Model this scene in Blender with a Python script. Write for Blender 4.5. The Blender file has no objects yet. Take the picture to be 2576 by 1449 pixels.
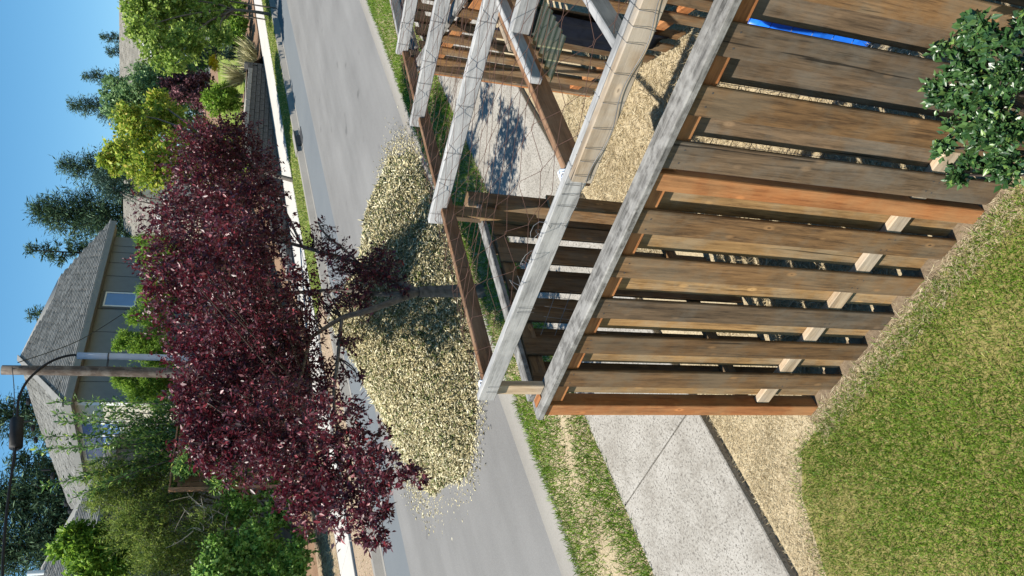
import bpy, bmesh, math, random
import numpy as np
from mathutils import Matrix, Vector

R = random.Random(11)
rng = np.random.default_rng(11)
scene = bpy.context.scene
COL = scene.collection

# ------------------------------------------------------------------ camera
# world: x runs along the street (uphill), y across it (away from the viewer), z up
CAMH = 3.62          # eye height above the near pavement at x = 0 (first-floor window)
SL = 0.10288         # slope of the street along x
F, CX, CY = 1935.0, 1288.0, 724.5
CM = np.array([[-0.1937234, -0.69810275, 0.68929224],
               [-0.26080963, 0.71396637, 0.64979255],
               [-0.94575345, -0.05389404, -0.32038391]])   # image x, image y (down), forward
EYE = np.array([0.0, 0.0, CAMH])
cam_data = bpy.data.cameras.new('camera')
cam_data.sensor_fit = 'HORIZONTAL'; cam_data.sensor_width = 36.0
cam_data.lens = F / 2576.0 * 36.0
cam_data.clip_start = 0.05; cam_data.clip_end = 3000
cam = bpy.data.objects.new('camera', cam_data); COL.objects.link(cam)
ix, iy, fw = CM[:, 0], CM[:, 1], CM[:, 2]
cam.matrix_world = Matrix(((ix[0], -iy[0], -fw[0], 0), (ix[1], -iy[1], -fw[1], 0),
                           (ix[2], -iy[2], -fw[2], CAMH), (0, 0, 0, 1)))
scene.camera = cam

# ------------------------------------------------------------------ sky, sun, exposure
SUN_EL = math.radians(59.0)
sh = np.array([-0.55, 0.24]); sh /= np.linalg.norm(sh)
SUN = Vector((sh[0] * math.cos(SUN_EL), sh[1] * math.cos(SUN_EL), math.sin(SUN_EL)))
world = bpy.data.worlds.new('World'); scene.world = world; world.use_nodes = True
wn = world.node_tree.nodes; wl = world.node_tree.links
wn.clear()
sky = wn.new('ShaderNodeTexSky'); sky.sky_type = 'NISHITA'; sky.sun_disc = False
sky.sun_elevation = SUN_EL; sky.sun_rotation = math.atan2(sh[0], sh[1])
sky.air_density = 1.0; sky.dust_density = 0.0; sky.ozone_density = 3.0; sky.altitude = 0
bg = wn.new('ShaderNodeBackground'); bg.inputs['Strength'].default_value = 0.09
wo = wn.new('ShaderNodeOutputWorld')
hs = wn.new('ShaderNodeHueSaturation'); hs.inputs['Hue'].default_value = 0.488; hs.inputs['Saturation'].default_value = 1.25
wl.new(sky.outputs[0], hs.inputs['Color']); wl.new(hs.outputs[0], bg.inputs[0]); wl.new(bg.outputs[0], wo.inputs[0])
sd = bpy.data.lights.new('sun', 'SUN'); sd.energy = 5.0; sd.angle = math.radians(0.53); sd.color = (1.0, 0.94, 0.84)
so = bpy.data.objects.new('sun', sd); COL.objects.link(so); so.location = (0, 0, 60)
so.rotation_euler = (-SUN).to_track_quat('-Z', 'Y').to_euler()
scene.view_settings.view_transform = 'Standard'; scene.view_settings.look = 'None'
scene.view_settings.exposure = 0.8; scene.view_settings.gamma = 1.0
scene.view_settings.use_curve_mapping = False
scene.cycles.max_bounces = 8; scene.cycles.diffuse_bounces = 2; scene.cycles.transparent_max_bounces = 16

# ------------------------------------------------------------------ design helpers
def wray(x, y):
    d = np.array([x - CX, y - CY, F]); return CM @ (d / np.linalg.norm(d))
def onW(x, y, W): d = wray(x, y); return EYE + d * (W / d[1])
def onL(x, y, L): d = wray(x, y); return EYE + d * (L / d[0])
def onZ(x, y, Z): d = wray(x, y); return EYE + d * ((Z - CAMH) / d[2])
def gr(x, y, off=0.0): d = wray(x, y); return EYE + d * ((off - CAMH) / (d[2] - SL * d[0]))
def onP(x, y, n, k):
    d = wray(x, y); n = np.array(n, float); return EYE + d * ((k - n.dot(EYE)) / n.dot(d))
def gh(L): return SL * max(-25.0, min(75.0, L))
def ball(x, y, rpx, W, sq=(1, 1, 1)):
    c = onW(x, y, W); r = rpx * np.linalg.norm(c - EYE) / F
    return (c, np.array([r * sq[0], r * sq[1], r * sq[2]]))

def tag(o, label=None, cat=None, group=None, kind=None):
    if label: o['label'] = label
    if cat: o['category'] = cat
    if group: o['group'] = group
    if kind: o['kind'] = kind
    return o
def thing(name, label, cat, loc, group=None):
    o = bpy.data.objects.new(name, None); COL.objects.link(o)
    o.empty_display_size = 0.2; o.location = Vector([float(v) for v in loc])
    return tag(o, label, cat, group)
def base_of(parent):
    p = Vector((0, 0, 0))
    while parent is not None:
        p += parent.location; parent = parent.parent
    return p
def link(name, me, mat, parent=None, mw=None):
    o = bpy.data.objects.new(name, me); COL.objects.link(o)
    if mat is not None and len(me.materials) == 0: me.materials.append(mat)
    if parent is not None: o.parent = parent
    if mw is not None:
        o.matrix_local = Matrix.Translation(-base_of(parent)) @ mw if parent is not None else mw
    return o
def npmesh(name, v, f, smooth=False):
    v = np.asarray(v, np.float32); f = np.asarray(f, np.int32)
    me = bpy.data.meshes.new(name); k = f.shape[1]
    me.vertices.add(len(v)); me.vertices.foreach_set('co', v.ravel())
    me.loops.add(f.size); me.loops.foreach_set('vertex_index', f.ravel())
    me.polygons.add(len(f)); me.polygons.foreach_set('loop_start', np.arange(0, f.size, k, dtype=np.int32))
    if smooth: me.polygons.foreach_set('use_smooth', np.ones(len(f), bool))
    me.update(calc_edges=True); return me
def wobj(name, v, f, mat, parent=None, smooth=False):
    """mesh given in world coordinates"""
    v = np.asarray(v, float)
    if parent is not None: v = v - np.array(base_of(parent))
    k = set(len(q) for q in f) if not isinstance(f, np.ndarray) else {f.shape[1]}
    if len(k) == 1: me = npmesh(name, v, np.array(f), smooth)
    else:
        me = bpy.data.meshes.new(name); me.from_pydata([tuple(p) for p in v], [], [tuple(q) for q in f]); me.update()
        if smooth: me.polygons.foreach_set('use_smooth', np.ones(len(me.polygons), bool))
    return link(name, me, mat, parent)

BOX = {}; WM = {}
def boxmesh(w, t, l, bev=0.004):
    key = (round(w, 3), round(t, 3), round(l, 3), bev)
    if key in BOX: return BOX[key].copy() if False else BOX[key]
    bm = bmesh.new(); bmesh.ops.create_cube(bm, size=1)
    for v in bm.verts: v.co = Vector((v.co.x * t, v.co.y * w, (v.co.z + 0.5) * l))
    if bev: bmesh.ops.bevel(bm, geom=bm.edges[:], offset=bev, segments=1, affect='EDGES')
    me = bpy.data.meshes.new('board'); bm.to_mesh(me); bm.free(); BOX[key] = me; return me
def board(name, p0, p1, w, t, side, mat, parent=None, bev=0.004):
    """p0->p1 is local z (grain); `side` the direction of the width w; thickness t across"""
    p0, p1, side = Vector([float(a) for a in p0]), Vector([float(a) for a in p1]), Vector([float(a) for a in side])
    z = (p1 - p0); l = z.length; z.normalize(); y = (side - z * side.dot(z)).normalized(); x = y.cross(z)
    me = boxmesh(w, t, l, bev)
    key = (me.name, mat.name)
    if len(me.materials) and me.materials[0] != mat:
        me2 = BOX.get(key)
        if me2 is None:
            me2 = me.copy(); me2.materials.clear(); me2.materials.append(mat); BOX[key] = me2
        me = me2
    mw = Matrix(((x.x, y.x, z.x, p0.x), (x.y, y.y, z.y, p0.y), (x.z, y.z, z.z, p0.z), (0, 0, 0, 1)))
    o = link(name, me, mat, parent, mw); WM[o.name] = mw; return o

def tubes(paths, sides=6):
    V, Fc, n0 = [], [], 0
    for pts, rad in paths:
        pts = np.asarray(pts, float); n = len(pts)
        rad = np.full(n, rad) if np.isscalar(rad) else np.asarray(rad, float)
        tg = np.gradient(pts, axis=0); tg /= (np.linalg.norm(tg, axis=1)[:, None] + 1e-9)
        a = np.array([0.31, 0.17, 0.93]) if abs(tg[:, 2]).mean() < 0.8 else np.array([0.93, 0.17, 0.31])
        u = np.cross(tg, a); u /= (np.linalg.norm(u, axis=1)[:, None] + 1e-9); w = np.cross(tg, u)
        an = np.arange(sides) * 2 * np.pi / sides
        ring = pts[:, None, :] + rad[:, None, None] * (np.cos(an)[None, :, None] * u[:, None, :] + np.sin(an)[None, :, None] * w[:, None, :])
        V.append(ring.reshape(-1, 3))
        i = np.arange(n - 1)[:, None] * sides; j = np.arange(sides)[None, :]; jn = (j + 1) % sides
        Fc.append((np.stack([i + j, i + jn, i + sides + jn, i + sides + j], -1) + n0).reshape(-1, 4))
        n0 += n * sides
    return np.concatenate(V), np.concatenate(Fc)

def leaves(P, A, length, width, fold=0.35, up=None, jit=0.35):
    """folded two-triangle leaves: P base points, A axes"""
    n = len(P); A = A / (np.linalg.norm(A, axis=1)[:, None] + 1e-9)
    N = rng.normal(size=(n, 3)) * 0.5 + (np.array([0, 0, 1.0]) if up is None else up)
    S = np.cross(A, N); S /= (np.linalg.norm(S, axis=1)[:, None] + 1e-9); N = np.cross(S, A)
    l = (length * (1 + jit * rng.normal(size=n)).clip(0.45, 1.7))[:, None]; w = l * (width / length) * 0.5
    b = P; t = P + A * l; m = P + A * l * 0.45
    v = np.stack([b, m + S * w + N * w * fold, t, m - S * w + N * w * fold], 1).reshape(-1, 3)
    i = np.arange(n)[:, None] * 4
    f = np.concatenate([i + np.array([[0, 1, 2]]), i + np.array([[0, 2, 3]])], 0)
    return v, f

# ------------------------------------------------------------------ materials
def mat(name, rough=0.8, spec=0.3):
    m = bpy.data.materials.new(name); m.use_nodes = True
    b = m.node_tree.nodes['Principled BSDF']; b.inputs['Roughness'].default_value = rough
    b.inputs['Specular IOR Level'].default_value = spec
    return m, m.node_tree.nodes, m.node_tree.links, b
def ramp(n, cols):
    r = n.new('ShaderNodeValToRGB'); e = r.color_ramp.elements
    while len(e) < len(cols): e.new(0.5)
    for k, (p, c) in enumerate(cols): e[k].position = p; e[k].color = (*c, 1)
    return r
def noise(n, l, vec, scale, detail=4, rough=0.55, dist=0.0):
    t = n.new('ShaderNodeTexNoise'); t.inputs['Scale'].default_value = scale
    t.inputs['Detail'].default_value = detail; t.inputs['Roughness'].default_value = rough; t.inputs['Distortion'].default_value = dist
    if vec is not None: l.new(vec, t.inputs['Vector'])
    return t
def mixc(n, l, fac, a, b, mode='MIX'):
    m = n.new('ShaderNodeMix'); m.data_type = 'RGBA'; m.blend_type = mode
    for s, v in ((m.inputs['Factor'], fac), (m.inputs[6], a), (m.inputs[7], b)):
        if hasattr(v, 'links') or hasattr(v, 'is_linked'): l.new(v, s)
        elif isinstance(v, (int, float)): s.default_value = v
        else: s.default_value = (*v, 1)
    return m.outputs[2]
def bump(n, l, b, h, strength, dist):
    k = n.new('ShaderNodeBump'); k.inputs['Strength'].default_value = strength; k.inputs['Distance'].default_value = dist
    l.new(h, k.inputs['Height']); l.new(k.outputs[0], b.inputs['Normal'])
def pos(n): return n.new('ShaderNodeNewGeometry').outputs['Position']

def plain(name, c, rough=0.6, spec=0.4, var=0.15, scale=6.0, metal=0.0):
    m, n, l, b = mat(name, rough, spec); p = n.new('ShaderNodeTexCoord').outputs['Object']
    t = noise(n, l, p, scale, 5)
    r = ramp(n, [(0.3, tuple(x * (1 - var) for x in c)), (0.7, tuple(min(1, x * (1 + var)) for x in c))])
    l.new(t.outputs['Fac'], r.inputs[0]); l.new(r.outputs[0], b.inputs['Base Color']); b.inputs['Metallic'].default_value = metal
    return m
def ground_mat(name, cols, big=0.6, fine=40, bstr=0.5, bd=0.02, speck=None, rough=0.95):
    m, n, l, b = mat(name, rough, 0.15); p = pos(n)
    a = noise(n, l, p, big, 5, 0.6); c = noise(n, l, p, fine, 4, 0.65)
    mx = n.new('ShaderNodeMath'); mx.operation = 'MULTIPLY_ADD'; mx.inputs[1].default_value = 0.5
    l.new(a.outputs['Fac'], mx.inputs[0])
    h = n.new('ShaderNodeMath'); h.operation = 'MULTIPLY'; h.inputs[1].default_value = 0.5
    l.new(c.outputs['Fac'], h.inputs[0]); l.new(h.outputs[0], mx.inputs[2])
    r = ramp(n, cols); l.new(mx.outputs[0], r.inputs[0]); col = r.outputs[0]
    if speck:
        s = noise(n, l, p, speck[0], 2, 0.7); k = ramp(n, [(speck[1], (0, 0, 0)), (speck[1] + 0.08, (1, 1, 1))])
        l.new(s.outputs['Fac'], k.inputs[0]); col = mixc(n, l, k.outputs[0], col, speck[2])
    l.new(col, b.inputs['Base Color']); bump(n, l, b, c.outputs['Fac'], bstr, bd); return m

def wood(name, light, dark, stain=None, stain_amt=0.5, rough=0.75, sscale=3.2, grain=40.0, bstr=0.6, knots=True, hue=0.25):
    m, n, l, b = mat(name, rough, 0.25)
    tc = n.new('ShaderNodeTexCoord').outputs['Object']; oi = n.new('ShaderNodeObjectInfo')
    off = n.new('ShaderNodeVectorMath'); off.operation = 'SCALE'; off.inputs[0].default_value = (13.1, 7.7, 31.3)
    l.new(oi.outputs['Random'], off.inputs['Scale'])
    ad = n.new('ShaderNodeVectorMath'); ad.operation = 'ADD'; l.new(tc, ad.inputs[0]); l.new(off.outputs[0], ad.inputs[1])
    mp = n.new('ShaderNodeMapping'); mp.inputs['Scale'].default_value = (grain, grain, grain * 0.07); l.new(ad.outputs[0], mp.inputs[0])
    g = noise(n, l, mp.outputs[0], 3.2, 7, 0.7, 0.5)
    mp2 = n.new('ShaderNodeMapping'); mp2.inputs['Scale'].default_value = (grain * 0.5, grain * 0.5, grain * 0.03); l.new(ad.outputs[0], mp2.inputs[0])
    g2 = noise(n, l, mp2.outputs[0], 1.0, 4, 0.6, 2.2)
    gm = n.new('ShaderNodeMath'); gm.operation = 'MULTIPLY_ADD'; gm.inputs[1].default_value = 0.55
    l.new(g2.outputs['Fac'], gm.inputs[0]); gs = n.new('ShaderNodeMath'); gs.operation = 'MULTIPLY'; gs.inputs[1].default_value = 0.5
    l.new(g.outputs['Fac'], gs.inputs[0]); l.new(gs.outputs[0], gm.inputs[2])
    r = ramp(n, [(0.41, dark), (0.51, tuple(0.45 * d + 0.55 * q for d, q in zip(dark, light))), (0.63, light)]); l.new(gm.outputs[0], r.inputs[0]); col = r.outputs[0]
    if stain:
        big = noise(n, l, ad.outputs[0], sscale, 5, 0.65); k = ramp(n, [(0.44, (0, 0, 0)), (0.60, (stain_amt,) * 3)])
        l.new(big.outputs['Fac'], k.inputs[0]); col = mixc(n, l, k.outputs[0], col, stain)
    if knots:
        mk = n.new('ShaderNodeMapping'); mk.inputs['Scale'].default_value = (4, 9, 4.2); l.new(ad.outputs[0], mk.inputs[0])
        vo = n.new('ShaderNodeTexVoronoi'); vo.inputs['Scale'].default_value = 1.0; vo.inputs['Randomness'].default_value = 1; l.new(mk.outputs[0], vo.inputs[0])
        k = ramp(n, [(0.0, (0.8,) * 3), (0.11, (0.5,) * 3), (0.15, (0, 0, 0))]); l.new(vo.outputs['Distance'], k.inputs[0])
        kc = ramp(n, [(0.0, tuple(0.8 * d for d in dark)), (0.035, tuple(0.9 * d for d in dark)), (0.06, tuple(min(1, 1.6 * q) for q in light)), (0.2, tuple(1.1 * q for q in light))]); l.new(vo.outputs['Distance'], kc.inputs[0])
        col = mixc(n, l, k.outputs[0], col, kc.outputs[0])
    mp3 = n.new('ShaderNodeMapping'); mp3.inputs['Scale'].default_value = (11, 16, 2.2); l.new(ad.outputs[0], mp3.inputs[0])
    bl_ = noise(n, l, mp3.outputs[0], 1.0, 7, 0.72); bk_ = ramp(n, [(0.36, (0.66,) * 3), (0.5, (1.0,) * 3), (0.66, (1.15,) * 3)]); l.new(bl_.outputs['Fac'], bk_.inputs[0]); col = mixc(n, l, 0.85, col, bk_.outputs[0], 'MULTIPLY')
    mp4 = n.new('ShaderNodeMapping'); mp4.inputs['Scale'].default_value = (30, 34, 1.1); l.new(ad.outputs[0], mp4.inputs[0])
    cr = noise(n, l, mp4.outputs[0], 1.0, 3, 0.5); ck = ramp(n, [(0.285, (0.25,) * 3), (0.315, (1.0,) * 3)]); l.new(cr.outputs['Fac'], ck.inputs[0]); col = mixc(n, l, 1.0, col, ck.outputs[0], 'MULTIPLY')
    hv = n.new('ShaderNodeHueSaturation')
    mr = n.new('ShaderNodeMapRange'); mr.inputs['To Min'].default_value = 1 - hue; mr.inputs['To Max'].default_value = 1 + hue
    l.new(oi.outputs['Random'], mr.inputs[0]); l.new(mr.outputs[0], hv.inputs['Value']); l.new(col, hv.inputs['Color'])
    l.new(hv.outputs[0], b.inputs['Base Color']); bump(n, l, b, gm.outputs[0], bstr, 0.004); return m

def leafmat(name, cols, rough=0.45, spec=0.4, trans=0.3, tcol=None):
    m, n, l, b = mat(name, rough, spec); g = n.new('ShaderNodeNewGeometry')
    r = ramp(n, cols); l.new(g.outputs['Random Per Island'], r.inputs[0])
    big = noise(n, l, g.outputs['Position'], 1.1, 2); hv = n.new('ShaderNodeHueSaturation')
    mr = n.new('ShaderNodeMapRange'); mr.inputs['To Min'].default_value = 0.7; mr.inputs['To Max'].default_value = 1.3
    l.new(big.outputs['Fac'], mr.inputs[0]); l.new(mr.outputs[0], hv.inputs['Value']); l.new(r.outputs[0], hv.inputs['Color'])
    l.new(hv.outputs[0], b.inputs['Base Color'])
    t = n.new('ShaderNodeBsdfTranslucent'); mx = n.new('ShaderNodeMixShader'); mx.inputs[0].default_value = trans
    if tcol: t.inputs[0].default_value = (*tcol, 1)
    else: l.new(hv.outputs[0], t.inputs[0])
    o = n['Material Output']; l.new(b.outputs[0], mx.inputs[1]); l.new(t.outputs[0], mx.inputs[2]); l.new(mx.outputs[0], o.inputs[0])
    return m

M = {}
M['asphalt'] = ground_mat('asphalt', [(0.32, (0.125, 0.122, 0.118)), (0.5, (0.16, 0.157, 0.152)), (0.68, (0.19, 0.187, 0.18))], 0.45, 70, 0.3, 0.006, (160, 0.62, (0.22, 0.22, 0.212)))
m = M['asphalt']; n, l = m.node_tree.nodes, m.node_tree.links; b = n['Principled BSDF']; src = b.inputs['Base Color'].links[0].from_socket
st_ = n.new('ShaderNodeMapping'); st_.inputs['Scale'].default_value = (0.10, 1.3, 1); l.new(pos(n), st_.inputs[0]); tn = noise(n, l, st_.outputs[0], 1.0, 4, 0.6); tr_ = ramp(n, [(0.35, (0.91,) * 3), (0.65, (1.07,) * 3)]); l.new(tn.outputs['Fac'], tr_.inputs[0])
sp_ = noise(n, l, pos(n), 1.7, 3, 0.5); sr_ = ramp(n, [(0.24, (0.72,) * 3), (0.33, (1.0,) * 3)]); l.new(sp_.outputs['Fac'], sr_.inputs[0])
l.new(mixc(n, l, 1.0, mixc(n, l, 1.0, src, tr_.outputs[0], 'MULTIPLY'), sr_.outputs[0], 'MULTIPLY'), b.inputs['Base Color'])
M['gutter'] = ground_mat('gutter_concrete', [(0.3, (0.105, 0.117, 0.128)), (0.7, (0.14, 0.152, 0.16))], 0.5, 60, 0.2, 0.004)
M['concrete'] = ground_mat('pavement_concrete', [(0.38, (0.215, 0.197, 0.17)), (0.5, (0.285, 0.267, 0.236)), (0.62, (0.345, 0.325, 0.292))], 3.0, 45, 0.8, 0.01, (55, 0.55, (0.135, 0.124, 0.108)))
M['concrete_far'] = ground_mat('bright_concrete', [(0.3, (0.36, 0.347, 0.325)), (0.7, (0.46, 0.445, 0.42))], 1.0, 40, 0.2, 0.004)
M['curb'] = ground_mat('kerb_concrete', [(0.3, (0.19, 0.178, 0.16)), (0.7, (0.27, 0.255, 0.23))], 1.5, 50, 0.3, 0.004)
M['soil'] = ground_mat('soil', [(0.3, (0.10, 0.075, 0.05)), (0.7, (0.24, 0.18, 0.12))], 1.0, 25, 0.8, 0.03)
M['straw_soil'] = ground_mat('straw_soil', [(0.3, (0.21, 0.16, 0.10)), (0.5, (0.41, 0.335, 0.215)), (0.7, (0.52, 0.435, 0.295))], 1.5, 45, 0.9, 0.03)
M['dirt'] = ground_mat('dry_dirt', [(0.3, (0.22, 0.16, 0.11)), (0.7, (0.36, 0.28, 0.20))], 1.0, 20, 0.8, 0.03)
M['lawn_soil'] = ground_mat('lawn_soil', [(0.3, (0.13, 0.12, 0.04)), (0.55, (0.22, 0.19, 0.07)), (0.75, (0.33, 0.27, 0.13))], 1.6, 60, 0.8, 0.02)
M['grass_far'] = ground_mat('verge_grass', [(0.3, (0.085, 0.14, 0.022)), (0.5, (0.16, 0.21, 0.04)), (0.72, (0.34, 0.33, 0.11))], 0.7, 30, 0.8, 0.03)
M['mulch'] = ground_mat('bark_mulch', [(0.3, (0.14, 0.085, 0.055)), (0.7, (0.27, 0.18, 0.12))], 1.0, 30, 0.9, 0.03)
M['gravel'] = ground_mat('pale_gravel', [(0.3, (0.25, 0.23, 0.20)), (0.7, (0.5, 0.47, 0.42))], 1.0, 14, 0.9, 0.04)
BR, DK, GYS = (0.195, 0.108, 0.046), (0.068, 0.037, 0.017), (0.15, 0.118, 0.078)
M['fence'] = wood('brown_fence_wood', BR, DK, GYS, 0.6, hue=0.3)
M['fence_grey'] = wood('greyed_fence_wood', (0.165, 0.108, 0.062), (0.06, 0.04, 0.024), (0.15, 0.132, 0.105), 0.6, hue=0.25)
M['fence_gold'] = wood('golden_fence_wood', (0.30, 0.18, 0.075), (0.13, 0.072, 0.03), (0.25, 0.21, 0.145), 0.5, hue=0.25)
M['treated'] = wood('orange_treated_wood', (0.36, 0.145, 0.05), (0.19, 0.066, 0.022), (0.32, 0.18, 0.08), 0.5, grain=34, hue=0.12)
M['cap'] = wood('weathered_cap_wood', (0.20, 0.192, 0.178), (0.06, 0.057, 0.052), (0.28, 0.272, 0.255), 0.7, sscale=16, grain=46, bstr=0.6, knots=False, hue=0.1)
M['rail_cut'] = wood('pale_rail_wood', (0.46, 0.35, 0.23), (0.30, 0.21, 0.13), (0.42, 0.38, 0.32), 0.4, hue=0.1)
M['beam'] = wood('silver_grey_timber', (0.34, 0.335, 0.325), (0.17, 0.168, 0.162), (0.38, 0.372, 0.355), 0.6, sscale=6, grain=30, bstr=0.6, knots=False, hue=0.1)
M['beam_new'] = wood('fresh_pale_timber', (0.31, 0.24, 0.165), (0.19, 0.14, 0.092), (0.34, 0.305, 0.255), 0.6, grain=18, hue=0.08)
M['rail'] = wood('brown_stained_timber', (0.24, 0.125, 0.062), (0.11, 0.055, 0.028), (0.28, 0.185, 0.115), 0.5, hue=0.12)
M['house_fence'] = wood('cedar_fence_wood', (0.30, 0.165, 0.095), (0.17, 0.09, 0.05), None, hue=0.25, knots=False)
M['wire'] = plain('rusty_wire', (0.085, 0.042, 0.03), 0.7, 0.3, 0.35, 9, 0.1)
M['galv'] = plain('galvanised_wire', (0.16, 0.16, 0.16), 0.5, 0.5, 0.3, 9, 0.6)
M['tape'] = plain('pale_tape', (0.55, 0.6, 0.68), 0.4, 0.5)
M['bark'] = plain('grey_bark', (0.12, 0.105, 0.09), 0.9, 0.2, 0.45, 18)
M['bark_dark'] = plain('dark_bark', (0.055, 0.042, 0.036), 0.9, 0.2, 0.4, 18)
M['twig'] = plain('bleached_twig', (0.42, 0.37, 0.29), 0.9, 0.2, 0.3, 18)
M['plum'] = leafmat('plum_leaf', [(0.0, (0.022, 0.008, 0.011)), (0.5, (0.066, 0.015, 0.023)), (0.8, (0.125, 0.021, 0.034)), (0.9, (0.22, 0.026, 0.034)), (0.96, (0.19, 0.075, 0.08)), (1.0, (0.28, 0.17, 0.17))], 0.42, 0.55, 0.22, (0.15, 0.016, 0.032))  # palest pinkish stops are leaf glints painted into the colour
M['lime'] = leafmat('lime_leaf', [(0, (0.149, 0.253, 0.033)), (0.5, (0.297, 0.402, 0.052)), (0.85, (0.535, 0.564, 0.089)), (1, (0.683, 0.535, 0.149))], 0.5, 0.3, 0.45)
M['sage'] = leafmat('sage_leaf', [(0, (0.085, 0.169, 0.066)), (0.6, (0.188, 0.309, 0.122)), (1, (0.375, 0.525, 0.225))], 0.45, 0.45, 0.45)
M['maple'] = leafmat('maple_leaf', [(0, (0.097, 0.177, 0.032)), (0.5, (0.225, 0.338, 0.056)), (1, (0.483, 0.596, 0.145))], 0.5, 0.35, 0.45)
M['conifer'] = leafmat('conifer_needle', [(0, (0.029, 0.061, 0.038)), (0.6, (0.064, 0.122, 0.064)), (1, (0.129, 0.194, 0.101))], 0.7, 0.2, 0.15)
M['arbor'] = leafmat('arborvitae_leaf', [(0, (0.075, 0.164, 0.021)), (0.5, (0.179, 0.314, 0.038)), (1, (0.359, 0.508, 0.075))], 0.55, 0.3, 0.45)
M['laurel'] = leafmat('laurel_leaf', [(0, (0.053, 0.131, 0.039)), (0.6, (0.131, 0.245, 0.066)), (0.9, (0.297, 0.438, 0.105)), (1, (0.595, 0.700, 0.140))], 0.3, 0.5, 0.45)
M['cypress'] = leafmat('cypress_leaf', [(0, (0.088, 0.146, 0.027)), (0.6, (0.195, 0.273, 0.055)), (1, (0.370, 0.429, 0.098))], 0.6, 0.3, 0.45)
M['ivy'] = leafmat('bramble_leaf', [(0, (0.081, 0.179, 0.033)), (0.5, (0.195, 0.374, 0.065)), (1, (0.439, 0.634, 0.179))], 0.45, 0.4, 0.45)
M['holly'] = leafmat('holly_leaf', [(0, (0.016, 0.05, 0.014)), (0.6, (0.038, 0.095, 0.026)), (0.93, (0.085, 0.16, 0.045)), (1, (0.18, 0.28, 0.06))], 0.36, 0.6, 0.12)
M['smoke'] = leafmat('smoke_bush_leaf', [(0, (0.065, 0.029, 0.039)), (0.6, (0.156, 0.065, 0.078)), (1, (0.312, 0.143, 0.156))], 0.5, 0.3, 0.25)
M['pine'] = leafmat('blue_pine_needle', [(0, (0.026, 0.058, 0.046)), (1, (0.091, 0.156, 0.111))], 0.6, 0.3, 0.15)
M['yellow'] = leafmat('yellow_petal', [(0, (0.62, 0.42, 0.01)), (1, (0.85, 0.66, 0.03))], 0.5, 0.3, 0.3)
M['blade'] = leafmat('grass_blade', [(0, (0.075, 0.14, 0.02)), (0.45, (0.14, 0.21, 0.03)), (0.72, (0.24, 0.27, 0.06)), (0.86, (0.40, 0.35, 0.14)), (1, (0.52, 0.44, 0.22))], 0.5, 0.35, 0.3)
M['straw'] = leafmat('straw_stalk', [(0, (0.29, 0.225, 0.125)), (0.5, (0.50, 0.41, 0.25)), (1, (0.66, 0.58, 0.40))], 0.6, 0.3, 0.3)
M['tuft'] = leafmat('ornamental_grass_blade', [(0, (0.22, 0.22, 0.09)), (1, (0.55, 0.50, 0.30))], 0.6, 0.3, 0.2)
M['chip'] = leafmat('wood_chip', [(0, (0.17, 0.14, 0.07)), (0.3, (0.40, 0.345, 0.19)), (0.7, (0.58, 0.52, 0.32)), (1, (0.72, 0.67, 0.49))], 0.8, 0.2, 0.0)
M['chipleaf'] = leafmat('shredded_leaf', [(0, (0.05, 0.07, 0.02)), (1, (0.17, 0.19, 0.06))], 0.7, 0.3, 0.1)
M['block'] = plain('retaining_block', (0.085, 0.083, 0.082), 0.9, 0.2, 0.4, 14)
M['coping'] = plain('coping_concrete', (0.27, 0.26, 0.25), 0.9, 0.2, 0.2, 10)
M['shingle'] = leafmat('grey_shingle', [(0, (0.14, 0.14, 0.13)), (0.5, (0.185, 0.184, 0.172)), (1, (0.23, 0.228, 0.213))], 0.9, 0.2, 0.0)
M['shingle_tan'] = leafmat('tan_shingle', [(0, (0.17, 0.16, 0.138)), (0.5, (0.21, 0.198, 0.17)), (1, (0.25, 0.235, 0.205))], 0.9, 0.2, 0.0)
M['siding'] = plain('grey_siding', (0.185, 0.20, 0.205), 0.7, 0.3, 0.06, 3)
M['cream'] = plain('cream_siding', (0.62, 0.58, 0.47), 0.6, 0.3, 0.05, 3)
M['trim'] = plain('white_trim', (0.78, 0.78, 0.76), 0.5, 0.4, 0.05, 3)
M['fascia'] = plain('grey_fascia', (0.22, 0.215, 0.195), 0.6, 0.3, 0.08, 3)
M['frame_dark'] = plain('dark_window_frame', (0.10, 0.11, 0.115), 0.5, 0.4, 0.1, 3)
M['black'] = plain('black_rubber', (0.010, 0.010, 0.011), 0.6, 0.25, 0.3, 8)
M['pvc'] = plain('grey_conduit', (0.40, 0.42, 0.47), 0.5, 0.4, 0.08, 4)
M['polewood'] = wood('weathered_pole_wood', (0.10, 0.075, 0.058), (0.035, 0.026, 0.02), (0.17, 0.152, 0.13), 0.5, grain=14, knots=False)
M['iron'] = plain('dark_iron', (0.04, 0.04, 0.042), 0.6, 0.5, 0.3, 8)
M['tarp'] = plain('blue_tarp', (0.012, 0.13, 0.62), 0.35, 0.5, 0.25, 7)
M['navy'] = plain('navy_sheet', (0.006, 0.008, 0.014), 0.9, 0.1, 0.3, 7)
def glassy(name, c, rough=0.06):
    m, n, l, b = mat(name, rough, 0.8); p = n.new('ShaderNodeTexCoord').outputs['Object']
    t = noise(n, l, p, 1.2, 2); r = ramp(n, [(0.3, tuple(x * 0.8 for x in c)), (0.7, c)])
    l.new(t.outputs['Fac'], r.inputs[0]); l.new(r.outputs[0], b.inputs['Base Color']); return m
M['pane'] = glassy('window_pane', (0.10, 0.19, 0.42))  # blue sky reflection is put into the pane's base colour
m, n, l, b = mat('green_translucent_sheet', 0.35, 0.5)
t = noise(n, l, n.new('ShaderNodeTexCoord').outputs['Object'], 5, 3); r = ramp(n, [(0.3, (0.018, 0.032, 0.02)), (0.7, (0.035, 0.05, 0.034))])
l.new(t.outputs['Fac'], r.inputs[0]); l.new(r.outputs[0], b.inputs['Base Color'])
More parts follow.
